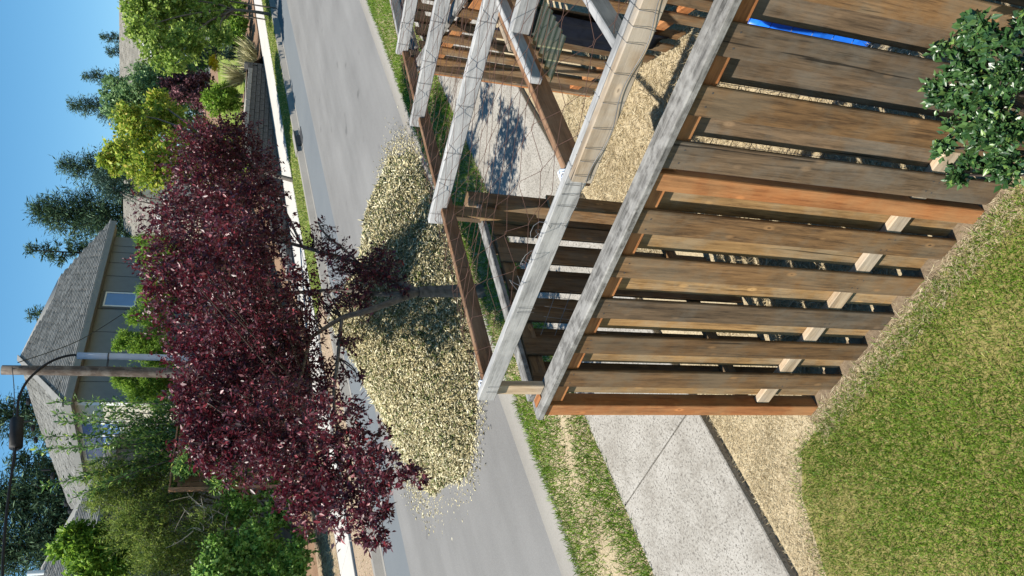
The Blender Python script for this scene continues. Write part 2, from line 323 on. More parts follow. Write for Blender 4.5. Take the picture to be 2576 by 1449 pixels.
tp = n.new('ShaderNodeBsdfTransparent'); tp.inputs[0].default_value = (0.45, 0.52, 0.40, 1); mx = n.new('ShaderNodeMixShader'); mx.inputs[0].default_value = 0.55
l.new(b.outputs[0], mx.inputs[1]); l.new(tp.outputs[0], mx.inputs[2]); l.new(mx.outputs[0], n['Material Output'].inputs[0]); M['sheet'] = m

# ------------------------------------------------------------------ the ground and the street
LS = [-25, -18, -12, -8, -5, -3, -1, 0, 1, 2, 3, 4, 5, 6, 7, 8, 9, 10, 12, 14, 16, 18, 20, 22, 24, 26, 28, 30, 33, 36, 40, 45, 50, 60, 75]
def sheet(name, prof, mt, Ls=LS, kind='structure', label=None, cat=None):
    """a strip swept along the street; prof: list of (W, height above the street plane)"""
    V, Fc = [], []; k = len(prof)
    for L in Ls:
        for (w, z) in prof: V.append((L, w, gh(L) + z))
    for i in range(len(Ls) - 1):
        for j in range(k - 1):
            a = i * k + j; Fc.append((a, a + k, a + k + 1, a + 1))
    o = wobj(name, V, Fc, mt); tag(o, label, cat, None, kind); return o

GL = [-900, -300, -100, -40] + LS + [100, 200, 500, 1200]
GW = [-900, -300, -80, -30, -10, 0, 5, 10, 15, 19, 30, 60, 120, 300, 600, 1400]
V = [(L, w, gh(L) - 0.16 - (0.0 if w < 19 else 0.02)) for L in GL for w in GW]; k = len(GW)
tag(wobj('ground', V, [(i * k + j, (i + 1) * k + j, (i + 1) * k + j + 1, i * k + j + 1) for i in range(len(GL) - 1) for j in range(k - 1)], M['soil']), 'bare ground under the whole street', None, None, 'structure')

sheet('yard_ground', [(-30, 0.0), (-2, 0.0), (1, 0.0), (2, 0.0), (3, 0.0), (3.6, -0.005), (4.02, -0.02), (4.2, -0.05)], M['straw_soil'], label='bare dry yard soil beside the near pavement')
# lawn in front of the slat fence
lawn_edge = [(2.37, -6.0), (2.37, 0.5), (2.36, 1.5), (2.35, 2.4), (2.33, 3.1), (2.30, 3.45), (2.1, 3.66), (1.65, 3.84), (1.2, 3.93), (0.4, 3.98), (-2, 4.0), (-8, 4.0)]
V = []; Fc = []
for (a, w) in lawn_edge: V += [(a, w, gh(a) + 0.006)]
V += [(-8, -6, gh(-8) + 0.006)]
me = bpy.data.meshes.new('lawn'); me.from_pydata(V, [], [tuple(range(len(V)))]); lawn = link('lawn', me, M['lawn_soil'])
tag(lawn, 'patchy green lawn in front of the slat fence', None, None, 'structure')
def in_lawn(L, W):
    e = np.interp(W, [p[1] for p in lawn_edge[:8]], [p[0] for p in lawn_edge[:8]])
    e = np.where(W > 3.84, np.interp(W, [3.84, 3.93, 3.98, 4.0], [1.65, 1.2, 0.4, -2]), e)
    return (L < e) & (W < 4.0)

V = [(a, w, gh(a) + (0.008 if k == 0 else 0.009)) for k, a in enumerate((2.385, 2.53)) for w in np.linspace(-3, 3.24, 30)]  # soil strip whose dark brown also paints the shade between the planks
tag(wobj('fence_soil_shade', V, [(i, i + 30, i + 31, i + 1) for i in range(29)], M['soil']), 'dark soil strip standing in for shade under the slat fence', None, None, 'structure')
# near pavement: separate slabs with open joints
pv = bpy.data.objects.new('pavement', None); COL.objects.link(pv); tag(pv, 'pale concrete pavement on the near side of the street', None, None, 'structure')
L0 = 3.19 - 1.63 * 9
for i in range(26):
    a = L0 + i * 1.63 + 0.006; b_ = a + 1.618
    ang = Vector((b_ - a, 0, gh(b_) - gh(a))).normalized(); dz = R.uniform(-0.004, 0.004)
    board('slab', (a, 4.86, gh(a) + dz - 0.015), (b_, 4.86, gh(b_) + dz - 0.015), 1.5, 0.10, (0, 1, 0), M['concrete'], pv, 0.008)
sheet('planting_strip', [(5.5, -0.05), (5.6, 0.02), (6.0, 0.035), (6.6, 0.035), (6.86, 0.02)], M['straw_soil'], label='planting strip of thin grass between pavement and street')
sheet('kerb', [(6.84, -0.1), (6.84, 0.03), (6.95, 0.025), (7.04, -0.015), (7.4, -0.035), (7.4, -0.12)], M['curb'], label='low concrete kerb and channel on the near side')
sheet('road', [(7.38, -0.05), (8.5, -0.02), (10.2, 0.0), (12.0, -0.015), (13.2, -0.02)], M['asphalt'], label='worn grey asphalt street running uphill')
sheet('road_shoulder', [(13.2, -0.028), (14.2, -0.035), (15.08, -0.05)], M['gutter'], label='smooth blue-grey shoulder strip along the far kerb')
sheet('kerb_far', [(15.06, -0.046), (15.24, -0.045), (15.27, 0.12), (15.42, 0.13), (15.42, -0.05)], M['curb'], label='upright concrete kerb on the far side')
LR = [x for x in LS if x >= 16]
sheet('verge', [(15.42, 0.10), (15.5, 0.12), (16.8, 0.13)], M['grass_far'], LR, label='grass verge between far kerb and far pavement')
LLq = [x for x in LS if x <= 16]
sheet('verge_dirt', [(15.42, 0.09), (15.6, 0.09), (17.2, 0.09)], M['dirt'], LLq, label='bare dirt verge by the far kerb at the left')
fp = bpy.data.objects.new('far_pavement', None); COL.objects.link(fp); tag(fp, 'bright sunlit concrete pavement across the street', None, None, 'structure')
for i in range(48):
    a = -6 + i * 1.52 + 0.012; b_ = a + 1.49; sft = max(0, min(1, (16 - a) / 6)) * 0.45
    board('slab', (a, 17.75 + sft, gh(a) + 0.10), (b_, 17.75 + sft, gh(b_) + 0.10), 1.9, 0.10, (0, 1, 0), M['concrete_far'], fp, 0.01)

# the raised ground across the street
def wall_top(L):
    if L >= 27.2: return 4.24 + 0.028 * (L - 27.2)
    return max(gh(L) + 0.16, 4.24 - 0.24 * (27.2 - L))
def terr(L, W):
    e = max(0.0, W - 18.95)
    lo = gh(L) + 0.14 + 0.05 * min(e, 30)
    if L < 17: return lo
    hi = (wall_top(L) if L < 34 else max(gh(L) + 0.15, wall_top(34) - 0.6 * (L - 34))) - 0.06 + 0.045 * min(e, 20) + (0.0 if L < 34 else 0.12 * min(e, 6))
    hi = max(hi, lo); s = min(1, (L - 17) / 3.0); return lo * (1 - s) + hi * s
TL = [-25, -10, 0, 4, 8, 11, 14, 16, 17, 18, 19, 20, 21, 22, 23, 24, 25, 26, 27, 28, 30, 32, 33.9, 34.3, 35, 36, 38, 40, 45, 50, 60, 75, 100]
def terrace(name, Ws, Ls, mt, dz, label):
    V = [(L, w, terr(L, w) + dz) for L in Ls for w in Ws]; k = len(Ws)
    tag(wobj(name, V, [(i * k + j, (i + 1) * k + j, (i + 1) * k + j + 1, i * k + j + 1) for i in range(len(Ls) - 1) for j in range(k - 1)], mt), label, None, None, 'structure')
terrace('terrace', [18.98, 19.4, 20, 21, 22, 24, 27, 30, 40, 55, 80, 110], TL, M['mulch'], 0, 'raised mulch bed and yards behind the far pavement')
terrace('terrace_lawn', [21.4, 22.5, 24, 27, 30], [28, 30, 32, 33.9, 34.3, 35, 36, 38, 40, 45, 50, 60], M['grass_far'], 0.012, 'mown lawn above the block retaining wall')
terrace('gravel_bed', [19.05, 19.5, 20.3], [27, 28, 30, 32, 33.5], M['gravel'], 0.012, 'pale gravel bed along the top of the block wall')
terrace('dirt_slope', [18.99, 19.6, 20.6, 21.6], [0, 4, 8, 11, 13, 14.5], M['dirt'], 0.012, 'dry dirt bank beside the far pavement')

# ------------------------------------------------------------------ the slat fence in front
FL = 2.45; TOP = 2.055
ZAX = (0, 0, 1)
fence = thing('slat_fence', 'long brown slat fence with grey cap in the foreground beside the lawn', 'fence', (FL, 3.2, 0.25))
front = [(-0.13, 0), (0.13, 1), (0.39, 0), (0.65, 0), (0.905, 1), (1.155, 0), (1.41, 1), (1.77, 2), (2.04, 0), (2.31, 1), (2.57, 0), (2.84, 2)]
FM = [M['fence'], M['fence_grey'], M['fence']]
for (w, k) in front:
    tilt = R.uniform(-0.006, 0.006)
    board('plank', (FL - 0.030, w + 0.066, gh(FL) - 0.01 + R.uniform(-0.02, 0.02)), (FL - 0.030, w + 0.066 + tilt, TOP), 0.132, 0.019, (0, 1, 0), FM[k], fence)
back = [0.0, 0.26, 0.52, 0.775, 1.03, 1.285, 1.665, 1.905, 2.175, 2.44, 2.705, 2.97]
for i, w in enumerate(back):
    tilt = R.uniform(-0.006, 0.006)
    board('plank', (FL + 0.030, w + 0.066, gh(FL) - 0.01 + R.uniform(-0.02, 0.02)), (FL + 0.030, w + 0.066 + tilt, TOP), 0.132, 0.019, (0, 1, 0), M['fence_gold'] if i > 5 else M['fence_grey'], fence)
o = board('post', (FL, 3.175, 0.1), (FL, 3.175, TOP), 0.09, 0.09, (0, 1, 0), M['treated'], fence); o['label'] = 'orange treated corner post'
o = board('post', (FL - 0.005, 1.612, 0.1), (FL - 0.005, 1.612, TOP), 0.088, 0.085, (0, 1, 0), M['treated'], fence)
board('rail', (FL, -0.6, TOP - 0.049), (FL, 1.566, TOP - 0.049), 0.082, 0.038, ZAX, M['treated'], fence)
board('rail', (FL, 1.658, TOP - 0.049), (FL, 3.128, TOP - 0.049), 0.082, 0.038, ZAX, M['treated'], fence)
o = board('rail', (FL, -0.6, 0.655), (FL, 1.566, 0.655), 0.089, 0.038, ZAX, M['rail_cut'], fence)
o = board('rail', (FL, 1.658, 0.655), (FL, 3.128, 0.655), 0.089, 0.038, ZAX, M['rail_cut'], fence)
board('cap', (FL - 0.004, -0.7, TOP + 0.021), (FL - 0.004, 3.24, TOP + 0.021), 0.122, 0.038, (1, 0, 0), M['cap'], fence, 0.006)
board('bracket', (FL + 0.01, 3.10, TOP + 0.045), (FL + 0.01, 3.19, TOP + 0.045), 0.05, 0.006, (1, 0, 0), M['treated'], fence, 0.001)

Vn, Fn = [], []
for (w, k) in front:
    for zc in (TOP - 0.05, 0.655):
        for dx_ in (0.035, 0.097):
            for dz_ in (-0.02, 0.022):
                c_ = np.array([FL - 0.0398, w + dx_ + R.uniform(-.006, .006), zc + dz_ * R.uniform(.6, 1.1)])
                if dz_ > 0 and zc > 1: continue
                an_ = np.arange(6) * math.pi / 3; ring = c_ + np.stack([0 * an_ - 0.001, 0.0042 * np.cos(an_), 0.0042 * np.sin(an_)], -1); Fn.append(np.arange(6)[::-1] + 6 * len(Vn)); Vn.append(ring)
o = wobj('nails', np.concatenate(Vn), np.array(Fn), M['iron'], fence); o['kind'] = 'stuff'

# the short run of fence along the pavement, seen from its shaded side
sf = thing('pavement_fence', 'short shaded slat fence along the pavement meeting the corner post', 'fence', (3.3, 3.2, gh(3.3)))
SW = 3.2
for k, L in enumerate(np.arange(2.60, 4.15, 0.27)):
    board('plank', (L, SW - 0.03, gh(L)), (L, SW - 0.03, TOP + 0.03), 0.132, 0.019, (1, 0, 0), M['fence'], sf)
    if k < 5: board('plank', (L + 0.135, SW + 0.03, gh(L)), (L + 0.135, SW + 0.03, TOP + 0.03), 0.132, 0.019, (1, 0, 0), M['fence'], sf)
board('rail', (2.51, SW, TOP - 0.03), (4.2, SW, TOP - 0.03), 0.089, 0.036, ZAX, M['fence'], sf)
board('rail', (2.51, SW, 0.72), (4.2, SW, 0.72), 0.089, 0.036, ZAX, M['fence'], sf)
board('cap', (2.51, SW, TOP + 0.05), (4.2, SW, TOP + 0.075), 0.075, 0.036, (0, 1, 0), M['cap'], sf, 0.005)
o = board('post', (4.26, SW, 0.2), (4.26, SW, TOP + 0.15), 0.115, 0.11, (1, 0, 0), M['fence'], sf)
o = board('gate_stop', (4.24, SW - 0.085, 0.5), (4.24, SW - 0.085, 1.62), 0.135, 0.025, (1, 0, 0), M['fence_gold'], sf)
board('brace', (4.02, SW - 0.07, 1.75), (4.10, SW - 0.03, 2.40), 0.11, 0.03, (1, 0, 0), M['fence_gold'], sf)

# the gate standing open at an angle into the yard
G0 = Vector((6.2, 3.22, gh(6.2))); GD = Vector((-0.69, -0.724, 0)).normalized(); GN = Vector((GD.y, -GD.x, 0))
gate = thing('slat_gate', 'brown slat gate with grey cap standing open at an angle', 'gate', G0)
def gp(s, off, z): p = G0 + GD * s + GN * off; return (p.x, p.y, z)
gtop = 2.34
for k in range(11):
    s = 0.13 + 0.27 * k; q = G0 + GD * s
    board('plank', gp(s, -0.03, gh(q.x) + 0.05), gp(s, -0.03, gtop - 0.02), 0.136, 0.019, GD, M['fence'] if k % 3 else M['fence_gold'], gate)
    if k not in (5,): board('plank', gp(s + 0.135, 0.03, gh(q.x) + 0.05), gp(s + 0.135, 0.03, gtop - 0.02), 0.136, 0.019, GD, M['fence'], gate)
o = board('stile', gp(0.01, 0.0, gh(6.2) + 0.02), gp(0.01, 0.0, gtop - 0.02), 0.09, 0.05, GN, M['fence_grey'], gate)
o = board('stile', gp(-0.035, 0.0, gh(6.2) + 0.02), gp(-0.035, 0.0, gtop - 0.02), 0.09, 0.035, GN, M['treated'], gate)
board('rail', gp(0.04, 0, gtop - 0.11), gp(3.0, 0, gtop - 0.11), 0.089, 0.038, ZAX, M['treated'], gate)
board('rail', gp(0.04, 0, 0.86), gp(3.0, 0, 0.86), 0.089, 0.038, ZAX, M['treated'], gate)
board('cap', gp(-0.06, 0, gtop + 0.005), gp(3.1, 0, gtop + 0.005), 0.10, 0.038, GN, M['cap'], gate, 0.006)
# dark sheet hung over the far part of the gate
V = []; nu, nv = 14, 16
for i in range(nu):
    for j in range(nv):
        s = 1.18 + 0.46 * i / (nu - 1); z = 0.78 + 1.22 * j / (nv - 1)
        V.append(gp(s, 0.060 + 0.012 * math.sin(9 * s * 3 + z * 2), z))
o = wobj('plastic_sheet', V, [(i * nv + j, (i + 1) * nv + j, (i + 1) * nv + j + 1, i * nv + j + 1) for i in range(nu - 1) for j in range(nv - 1)], M['navy'], None, True)
md = o.modifiers.new('thickness', 'SOLIDIFY'); md.thickness = 0.004
tag(o, 'dark navy plastic sheet hanging on the open gate', 'plastic sheet')

# fence continuing beyond the gate, dark side towards us
rf = thing('pavement_fence', 'dark slat fence beyond the open gate with bright gaps', 'fence', (8, 3.2, gh(8)))
for k, L in enumerate(np.arange(6.5, 9.6, 0.27)):
    board('plank', (L, SW - 0.03, gh(L)), (L, SW - 0.03, 2.30 + 0.03 * (L - 6.5)), 0.145, 0.019, (1, 0, 0), M['fence'], rf)
board('rail', (6.3, SW, 2.18), (9.7, SW, 2.27), 0.089, 0.038, ZAX, M['fence'], rf)
board('rail', (6.3, SW, 1.05), (9.7, SW, 1.35), 0.089, 0.038, ZAX, M['fence'], rf)
board('post', (6.34, SW + 0.02, 0.4), (6.34, SW + 0.02, 2.40), 0.09, 0.09, (1, 0, 0), M['fence_grey'], rf)
board('cap', (6.42, SW, 2.335), (9.7, SW, 2.43), 0.09, 0.038, (0, 1, 0), M['cap'], rf, 0.005)

# ------------------------------------------------------------------ overhead frame of the run
fr = thing('run_frame', 'overhead frame of grey joists and brown rails above the yard', 'timber frame', (4.5, 2.4, 0.5))
RZ = 2.375
def rl(name, a, b_, w, t, mt, side=ZAX, bev=0.004): return board(name, a, b_, w, t, side, mt, fr, bev)
o = rl('beam', (FL - 0.02, 1.585, RZ + 0.02), (FL - 0.02, 3.10, RZ + 0.042), 0.092, 0.040, M['beam']); o['label'] = 'silver-grey weathered beam end'
o = rl('beam', (FL - 0.022, -0.7, RZ + 0.005), (FL - 0.022, 1.583, RZ + 0.02), 0.092, 0.040, M['beam'])
o = rl('beam', (FL - 0.066, -0.7, RZ + 0.0), (FL - 0.066, 1.63, RZ + 0.018), 0.092, 0.040, M['beam_new']); o['label'] = 'fresh pale timber doubling the beam'
o = rl('post', (FL + 0.02, 3.06, TOP + 0.042), (FL + 0.02, 3.06, RZ - 0.012), 0.075, 0.038, M['rail_cut'], (0, 1, 0))
o = rl('rail', (2.485, 3.05, RZ + 0.01), (3.42, 3.095, RZ + 0.015), 0.09, 0.040, M['rail'])
o = rl('rail', (3.425, 3.098, RZ + 0.013), (6.50, 3.225, RZ + 0.04), 0.09, 0.040, M['rail'])
o = rl('rail', (6.505, 3.215, RZ + 0.05), (9.6, 3.20, RZ + 0.09), 0.09, 0.036, M['beam'])
for (L, z) in ((4.06, RZ + 0.075), (5.26, RZ + 0.08), (6.42, RZ + 0.085)):
    o = rl('joist', (L + R.uniform(-.01, .01), -0.4, z - 0.01), (L, 3.245, z), 0.105, 0.050, M['beam'], ZAX, 0.006)
o = rl('rail', (2.47, 1.70, RZ - 0.03), (6.6, 1.72, RZ - 0.02), 0.105, 0.036, M['rail'])
o = rl('cleat', (3.18, 1.64, RZ + 0.02), (4.5, 1.65, RZ + 0.028), 0.06, 0.036, M['beam'])
o = rl('cleat', (3.72, 1.76, RZ - 0.03), (4.10, 1.76, RZ - 0.03), 0.09, 0.030, M['beam_new'])
o = rl('rail', (2.47, 1.09, RZ - 0.0), (5.4, 1.12, RZ + 0.01), 0.095, 0.036, M['beam'])
o = rl('joist', (3.62, -0.4, RZ + 0.02), (3.60, 1.60, RZ + 0.028), 0.10, 0.060, M['beam'], ZAX, 0.006)
o = rl('post', (4.05, 3.17, 0.4), (4.05, 3.17, RZ - 0.04), 0.07, 0.038, M['fence'], (1, 0, 0))
for (c, r_, n_) in (((6.50, 3.215, RZ + 0.045), 0.058, 5), ((2.50, 1.70, RZ + 0.0), 0.05, 4), ((2.49, 3.07, RZ + 0.02), 0.05, 3)):
    V, Fq = [], []
    for q in range(n_):
        x0 = c[0] + (q - n_ / 2) * 0.022
        pts = [(x0 + 0.01 * math.sin(a * 3 + q), c[1] + r_ * 0.62 * math.cos(a), c[2] + r_ * math.sin(a)) for a in np.linspace(0, 2 * math.pi, 14)]
        v_, f_ = tubes([(pts, 0.0065)], 5); Fq.append(f_ + sum(len(x) for x in V)); V.append(v_)
    wobj('tape_wrap', np.concatenate(V), np.concatenate(Fq), M['tape'], fr, True)['kind'] = 'stuff'

# wire netting stretched over the frame
paths = []
dl, dw = 0.085, 0.30
nl = int((8.6 - 2.47) / dl)
def netz(L, W): return RZ + 0.138 - 0.05 * abs(math.sin((L - 4.06) * math.pi / 1.2)) * abs(math.sin(W * math.pi / 1.6)) - (0.06 if L < 2.7 else 0) + 0.012 * math.sin(7 * L + 5 * W)
for i in range(nl):
    for sgn in (1,):
        pts = []
        W = -0.2; j = 0
        while W < 3.24:
            L = 2.47 + dl * (i + 0.5) + (0.5 * dl if (i + j) % 2 == 0 else -0.5 * dl) * 0.96 + 0.007 * math.sin(i * 3.1 + j * 1.7)
            for u in (0.0, 0.08):
                pts.append((max(L, 2.46), W + u * dw, netz(L, W)))
            W += dw * 0.5 * (1 + 0.10 * math.sin(i + j * 2.2)); j += 1
        Le = pts[-1][0]; We = 3.075 + 0.17 * min(1, (Le - 2.48) / 4.0); pts = [p for p in pts if p[1] < We - .02]; pts.append((Le, We, RZ + 0.10)); pts.append((Le, We, RZ - 0.02))
        paths.append((pts, 0.0014))
paths.append(([(a, 3.07 + 0.17 * (a - 2.5) / 4.0, RZ + 0.095 + 0.012 * math.sin(20 * a)) for a in np.linspace(2.5, 6.5, 60)], 0.0014))
v_, f_ = tubes(paths, 3); tag(wobj('wire_netting', v_, f_, M['wire'], None), 'rusty wire netting stretched over the overhead timber frame', 'wire netting')
# loops of galvanised wire tied round the doubled beam, and loose ends
paths = []
for w in [3.02, 2.98, 2.42, 2.39, 1.88, 1.78, 1.72, 1.67, 1.63, 1.59, 1.52, 1.46, 1.37, 1.26, 1.14, 1.02, 0.96, 0.9, 0.80, 0.72]:
    xo = FL - 0.045 if w > 1.6 else FL - 0.092
    paths.append(([(FL + 0.02, w + 0.02, RZ - 0.02), (FL + 0.005, w + 0.012, RZ + 0.066), (xo, w + 0.004, RZ + 0.058), (xo - 0.003, w, RZ + 0.01), (xo - 0.003, w - 0.004 + R.uniform(-.01, .01), RZ - R.uniform(0, .03))], 0.0013))
for L in (4.06, 5.26, 6.42):
    for w in np.arange(0.2, 3.2, 0.27):
        w_ = w + R.uniform(-.05, .05); paths.append(([(L + 0.03, w_ + .01, RZ + 0.06), (L + 0.03, w_ + .01, RZ + 0.135), (L - 0.03, w_, RZ + 0.135), (L - 0.031, w_, RZ + 0.03)], 0.0014))
pts = []
for w in np.linspace(1.9, 0.6, 60): pts.append((FL - 0.095 if w < 1.62 else FL - 0.050, w, RZ - 0.005 + 0.012 * math.sin(17 * w)))
paths.append((pts, 0.002))
for q in range(3):
    c = (FL - 0.03, 1.95 + 0.17 * q, RZ + 0.055); a0 = R.uniform(0, 6)
    pts = [(c[0] + 0.10 * math.sin(a0 + t * 2.1) * t / 6 + 0.03, c[1] + 0.06 * math.cos(a0 + t * 1.7), c[2] + 0.02 + 0.03 * math.sin(t * 1.3 + q)) for t in np.linspace(0, 6, 16)]
    paths.append((pts, 0.0013))
v_, f_ = tubes(paths, 4); tag(wobj('tie_wire', v_, f_, M['galv'], None), 'thin tie wires looped round the doubled grey beam', 'wire', None, 'stuff')
# welded wire leaning inside the fence
paths = []
for q in range(9):
    s = 0.095 * q; paths.append(([(FL + 0.16, 0.75 + s, 1.0), (FL + 0.14, 0.75 + s, 1.95 - 0.03 * (q % 3))], 0.0016))
for q in range(9):
    paths.append(([(FL + 0.15, 0.72, 1.05 + 0.1 * q), (FL + 0.15, 1.58, 1.05 + 0.1 * q)], 0.0016))
v_, f_ = tubes(paths, 3); tag(wobj('welded_wire', v_, f_, M['galv'], None), 'square welded wire standing behind the fence near the blue tarpaulin', 'wire mesh'); paths = []
for q in range(4): paths.append(([(FL + 0.13, 2.52 + 0.07 * q, 1.8), (FL + 0.16, 2.50 + 0.075 * q, 2.22 - 0.02 * q)], 0.0014))
for q in range(3): paths.append(([(FL + 0.14, 2.45, 2.02 + 0.08 * q), (FL + 0.15, 2.78, 2.0 + 0.08 * q)], 0.0014))
v_, f_ = tubes(paths, 3); tag(wobj('welded_wire', v_, f_, M['galv'], None), 'small offcut of welded wire poking up near the fence corner', 'wire mesh')
# corrugated translucent sheet under the frame
V = []; nu, nv = 60, 4
for i in range(nu):
    for j in range(nv):
        L = 3.14 + 0.46 * i / (nu - 1); W = 1.40 + 0.22 * j / (nv - 1); V.append((L, W, RZ - 0.045 + 0.010 * math.sin(2 * math.pi * (L - 3.0) / 0.065)))
o = wobj('corrugated_sheet', V, [(i * nv + j, (i + 1) * nv + j, (i + 1) * nv + j + 1, i * nv + j + 1) for i in range(nu - 1) for j in range(nv - 1)], M['sheet'], None, True)
tag(o, 'small green translucent corrugated sheet under the joist', 'roofing sheet')
# blue tarpaulin heaped behind the fence
nu, nv = 26, 22; V = []
for i in range(nu):
    for j in range(nv):
        a, b_ = i / (nu - 1) * 2 - 1, j / (nv - 1) * 2 - 1; L = 4.0 + 0.42 * a; W = 1.36 + 0.27 * b_
        rr = max(0, 1 - max(abs(a), abs(b_)) ** 3); z = gh(L) + 0.01 + 0.60 * rr ** 0.6 + (0.05 * math.sin(7 * a + 3 * b_) + 0.04 * math.sin(11 * b_ - 4 * a)) * rr
        V.append((L, W, z))
o = wobj('tarpaulin', V, [(i * nv + j, (i + 1) * nv + j, (i + 1) * nv + j + 1, i * nv + j + 1) for i in range(nu - 1) for j in range(nv - 1)], M['tarp'], None, True)
tag(o, 'bright blue tarpaulin heaped behind the slat fence', 'tarpaulin')

# ------------------------------------------------------------------ heap of wood chips on the street
PC = (8.75, 9.2)
def mound(L, W):
    dl_ = np.where(L > PC[0], (L - PC[0]) / 3.75, (L - PC[0]) / 2.8); dw_ = np.where(W < PC[1], (W - PC[1]) / np.where(L < 7.0, 2.0 + 0.35 * np.clip((L - 5.5) / 1.5, 0, 1), 2.35), (W - PC[1]) / 2.9)
    an = np.arctan2(dw_, dl_); d = np.sqrt(dl_ ** 2 + dw_ ** 2) * (1 + 0.05 * np.sin(3 * an + 1) + 0.02 * np.sin(7 * an) + 0.015 * np.sin(11 * an + 2) + 0.10 * np.sin(an) ** 2 * (dl_ > 0))
    base = 1.52 * np.clip(1 - d, 0, 1) ** 1.02 * (1 - 0.10 * np.clip(1 - d * 2.2, 0, 1))
    return base * (1 + 0.14 * np.sin(2.3 * L + 1.1 * W) * np.sin(1.9 * W + 0.6)) + 0.04 * np.sin(5 * L + 3 * W) * (d < 0.95) * (1 - d)
pile = thing('wood_chip_pile', 'big heap of pale wood chips dumped on the street under the plum tree', 'wood chips', (PC[0], PC[1], gh(PC[0])))
nl_, nw_ = 90, 70
Lg = np.linspace(4.9, 13.2, nl_); Wg = np.linspace(6.6, 12.4, nw_); LL, WW = np.meshgrid(Lg, Wg, indexing='ij')
ZZ = np.vectorize(gh)(LL) - 0.10 + np.where(mound(LL, WW) > 0.005, mound(LL, WW) + 0.05, 0)
idx = np.arange(nl_ * nw_).reshape(nl_, nw_)
fq = np.stack([idx[:-1, :-1], idx[1:, :-1], idx[1:, 1:], idx[:-1, 1:]], -1).reshape(-1, 4)
M['chipbed'] = ground_mat('chip_bed', [(0.3, (0.15, 0.125, 0.065)), (0.55, (0.33, 0.28, 0.15)), (0.75, (0.50, 0.44, 0.27))], 1.0, 22, 1.0, 0.05)
wobj('heap', np.stack([LL, WW, ZZ], -1).reshape(-1, 3), fq, M['chipbed'], pile, True)
def chips(n, spread, lo, hi, tall=True):
    L = rng.uniform(4.7, 13.4, n * 3); W = rng.uniform(6.5, 12.6, n * 3); h_ = mound(L, W)
    keep = (h_ > 0.015) if spread == 0 else (rng.random(len(L)) < np.exp(-spread * 3)) ; L, W, h_ = L[keep][:n], W[keep][:n], h_[keep][:n]
    P = np.stack([L, W, SL * L + h_ - 0.045 + rng.uniform(-0.005, 0.035, len(L))], -1); A = rng.normal(size=(len(L), 3)) * np.array([1, 1, 0.45])
    return P, A
def slivers(P, A, lo, hi, asp):
    n = len(P); A = A / np.linalg.norm(A, axis=1)[:, None]; S = np.cross(A, rng.normal(size=(n, 3)) * 0.5 + np.array([0, 0, 1])); S /= np.linalg.norm(S, axis=1)[:, None]; N = np.cross(S, A)
    l_ = rng.uniform(lo, hi, n)[:, None]; w_ = l_ * rng.uniform(asp * 0.6, asp * 1.5, n)[:, None]
    v = np.stack([P - S * w_ * .5, P + S * w_ * .5, P + A * l_ + N * w_ * .15, P + A * l_ * .5 + N * w_ * .4 - S * w_ * .3], 1).reshape(-1, 3)
    i = np.arange(n)[:, None] * 4
    return v, np.concatenate([i + np.array([q]) for q in ([0, 1, 2], [0, 2, 3], [1, 3, 2], [0, 3, 1])])
P, A = chips(80000, 0, 0, 0); v_, f_ = slivers(P, A, 0.018, 0.07, 0.36)
o = wobj('chips', v_, f_, M['chip'], pile); o['kind'] = 'stuff'
P, A = chips(11000, 0, 0, 0); v_, f_ = slivers(P, A, 0.04, 0.10, 0.4)
o = wobj('shredded_leaves', v_, f_, M['chipleaf'], pile); o['kind'] = 'stuff'
P, A = chips(5000, 0, 0, 0); P[:, 2] += 0.012; v_, f_ = slivers(P, A, 0.07, 0.16, 0.22)
o = wobj('splinters', v_, f_, M['chip'], pile); o['kind'] = 'stuff'
# scattered chips round the heap on the asphalt
t_ = rng.uniform(0, 2 * np.pi, 6500); rr = 0.97 + np.abs(rng.normal(size=6500)) * 0.085
L = PC[0] + np.where(np.cos(t_) > 0, 3.75, 2.85) * rr * np.cos(t_); W = PC[1] + np.where(np.sin(t_) < 0, 2.4, 3.0) * rr * np.sin(t_)
k_ = (W > 7.1) & (W < 13.6); L, W = L[k_], W[k_]
P = np.stack([L, W, SL * L - 0.012], -1); v_, f_ = slivers(P, rng.normal(size=(len(L), 3)) * np.array([1, 1, 0.1]), 0.02, 0.07, 0.4)
tag(wobj('scattered_chips', v_, f_, M['chip'], None), 'pale wood chips scattered on the asphalt round the heap', 'wood chips', None, 'stuff')

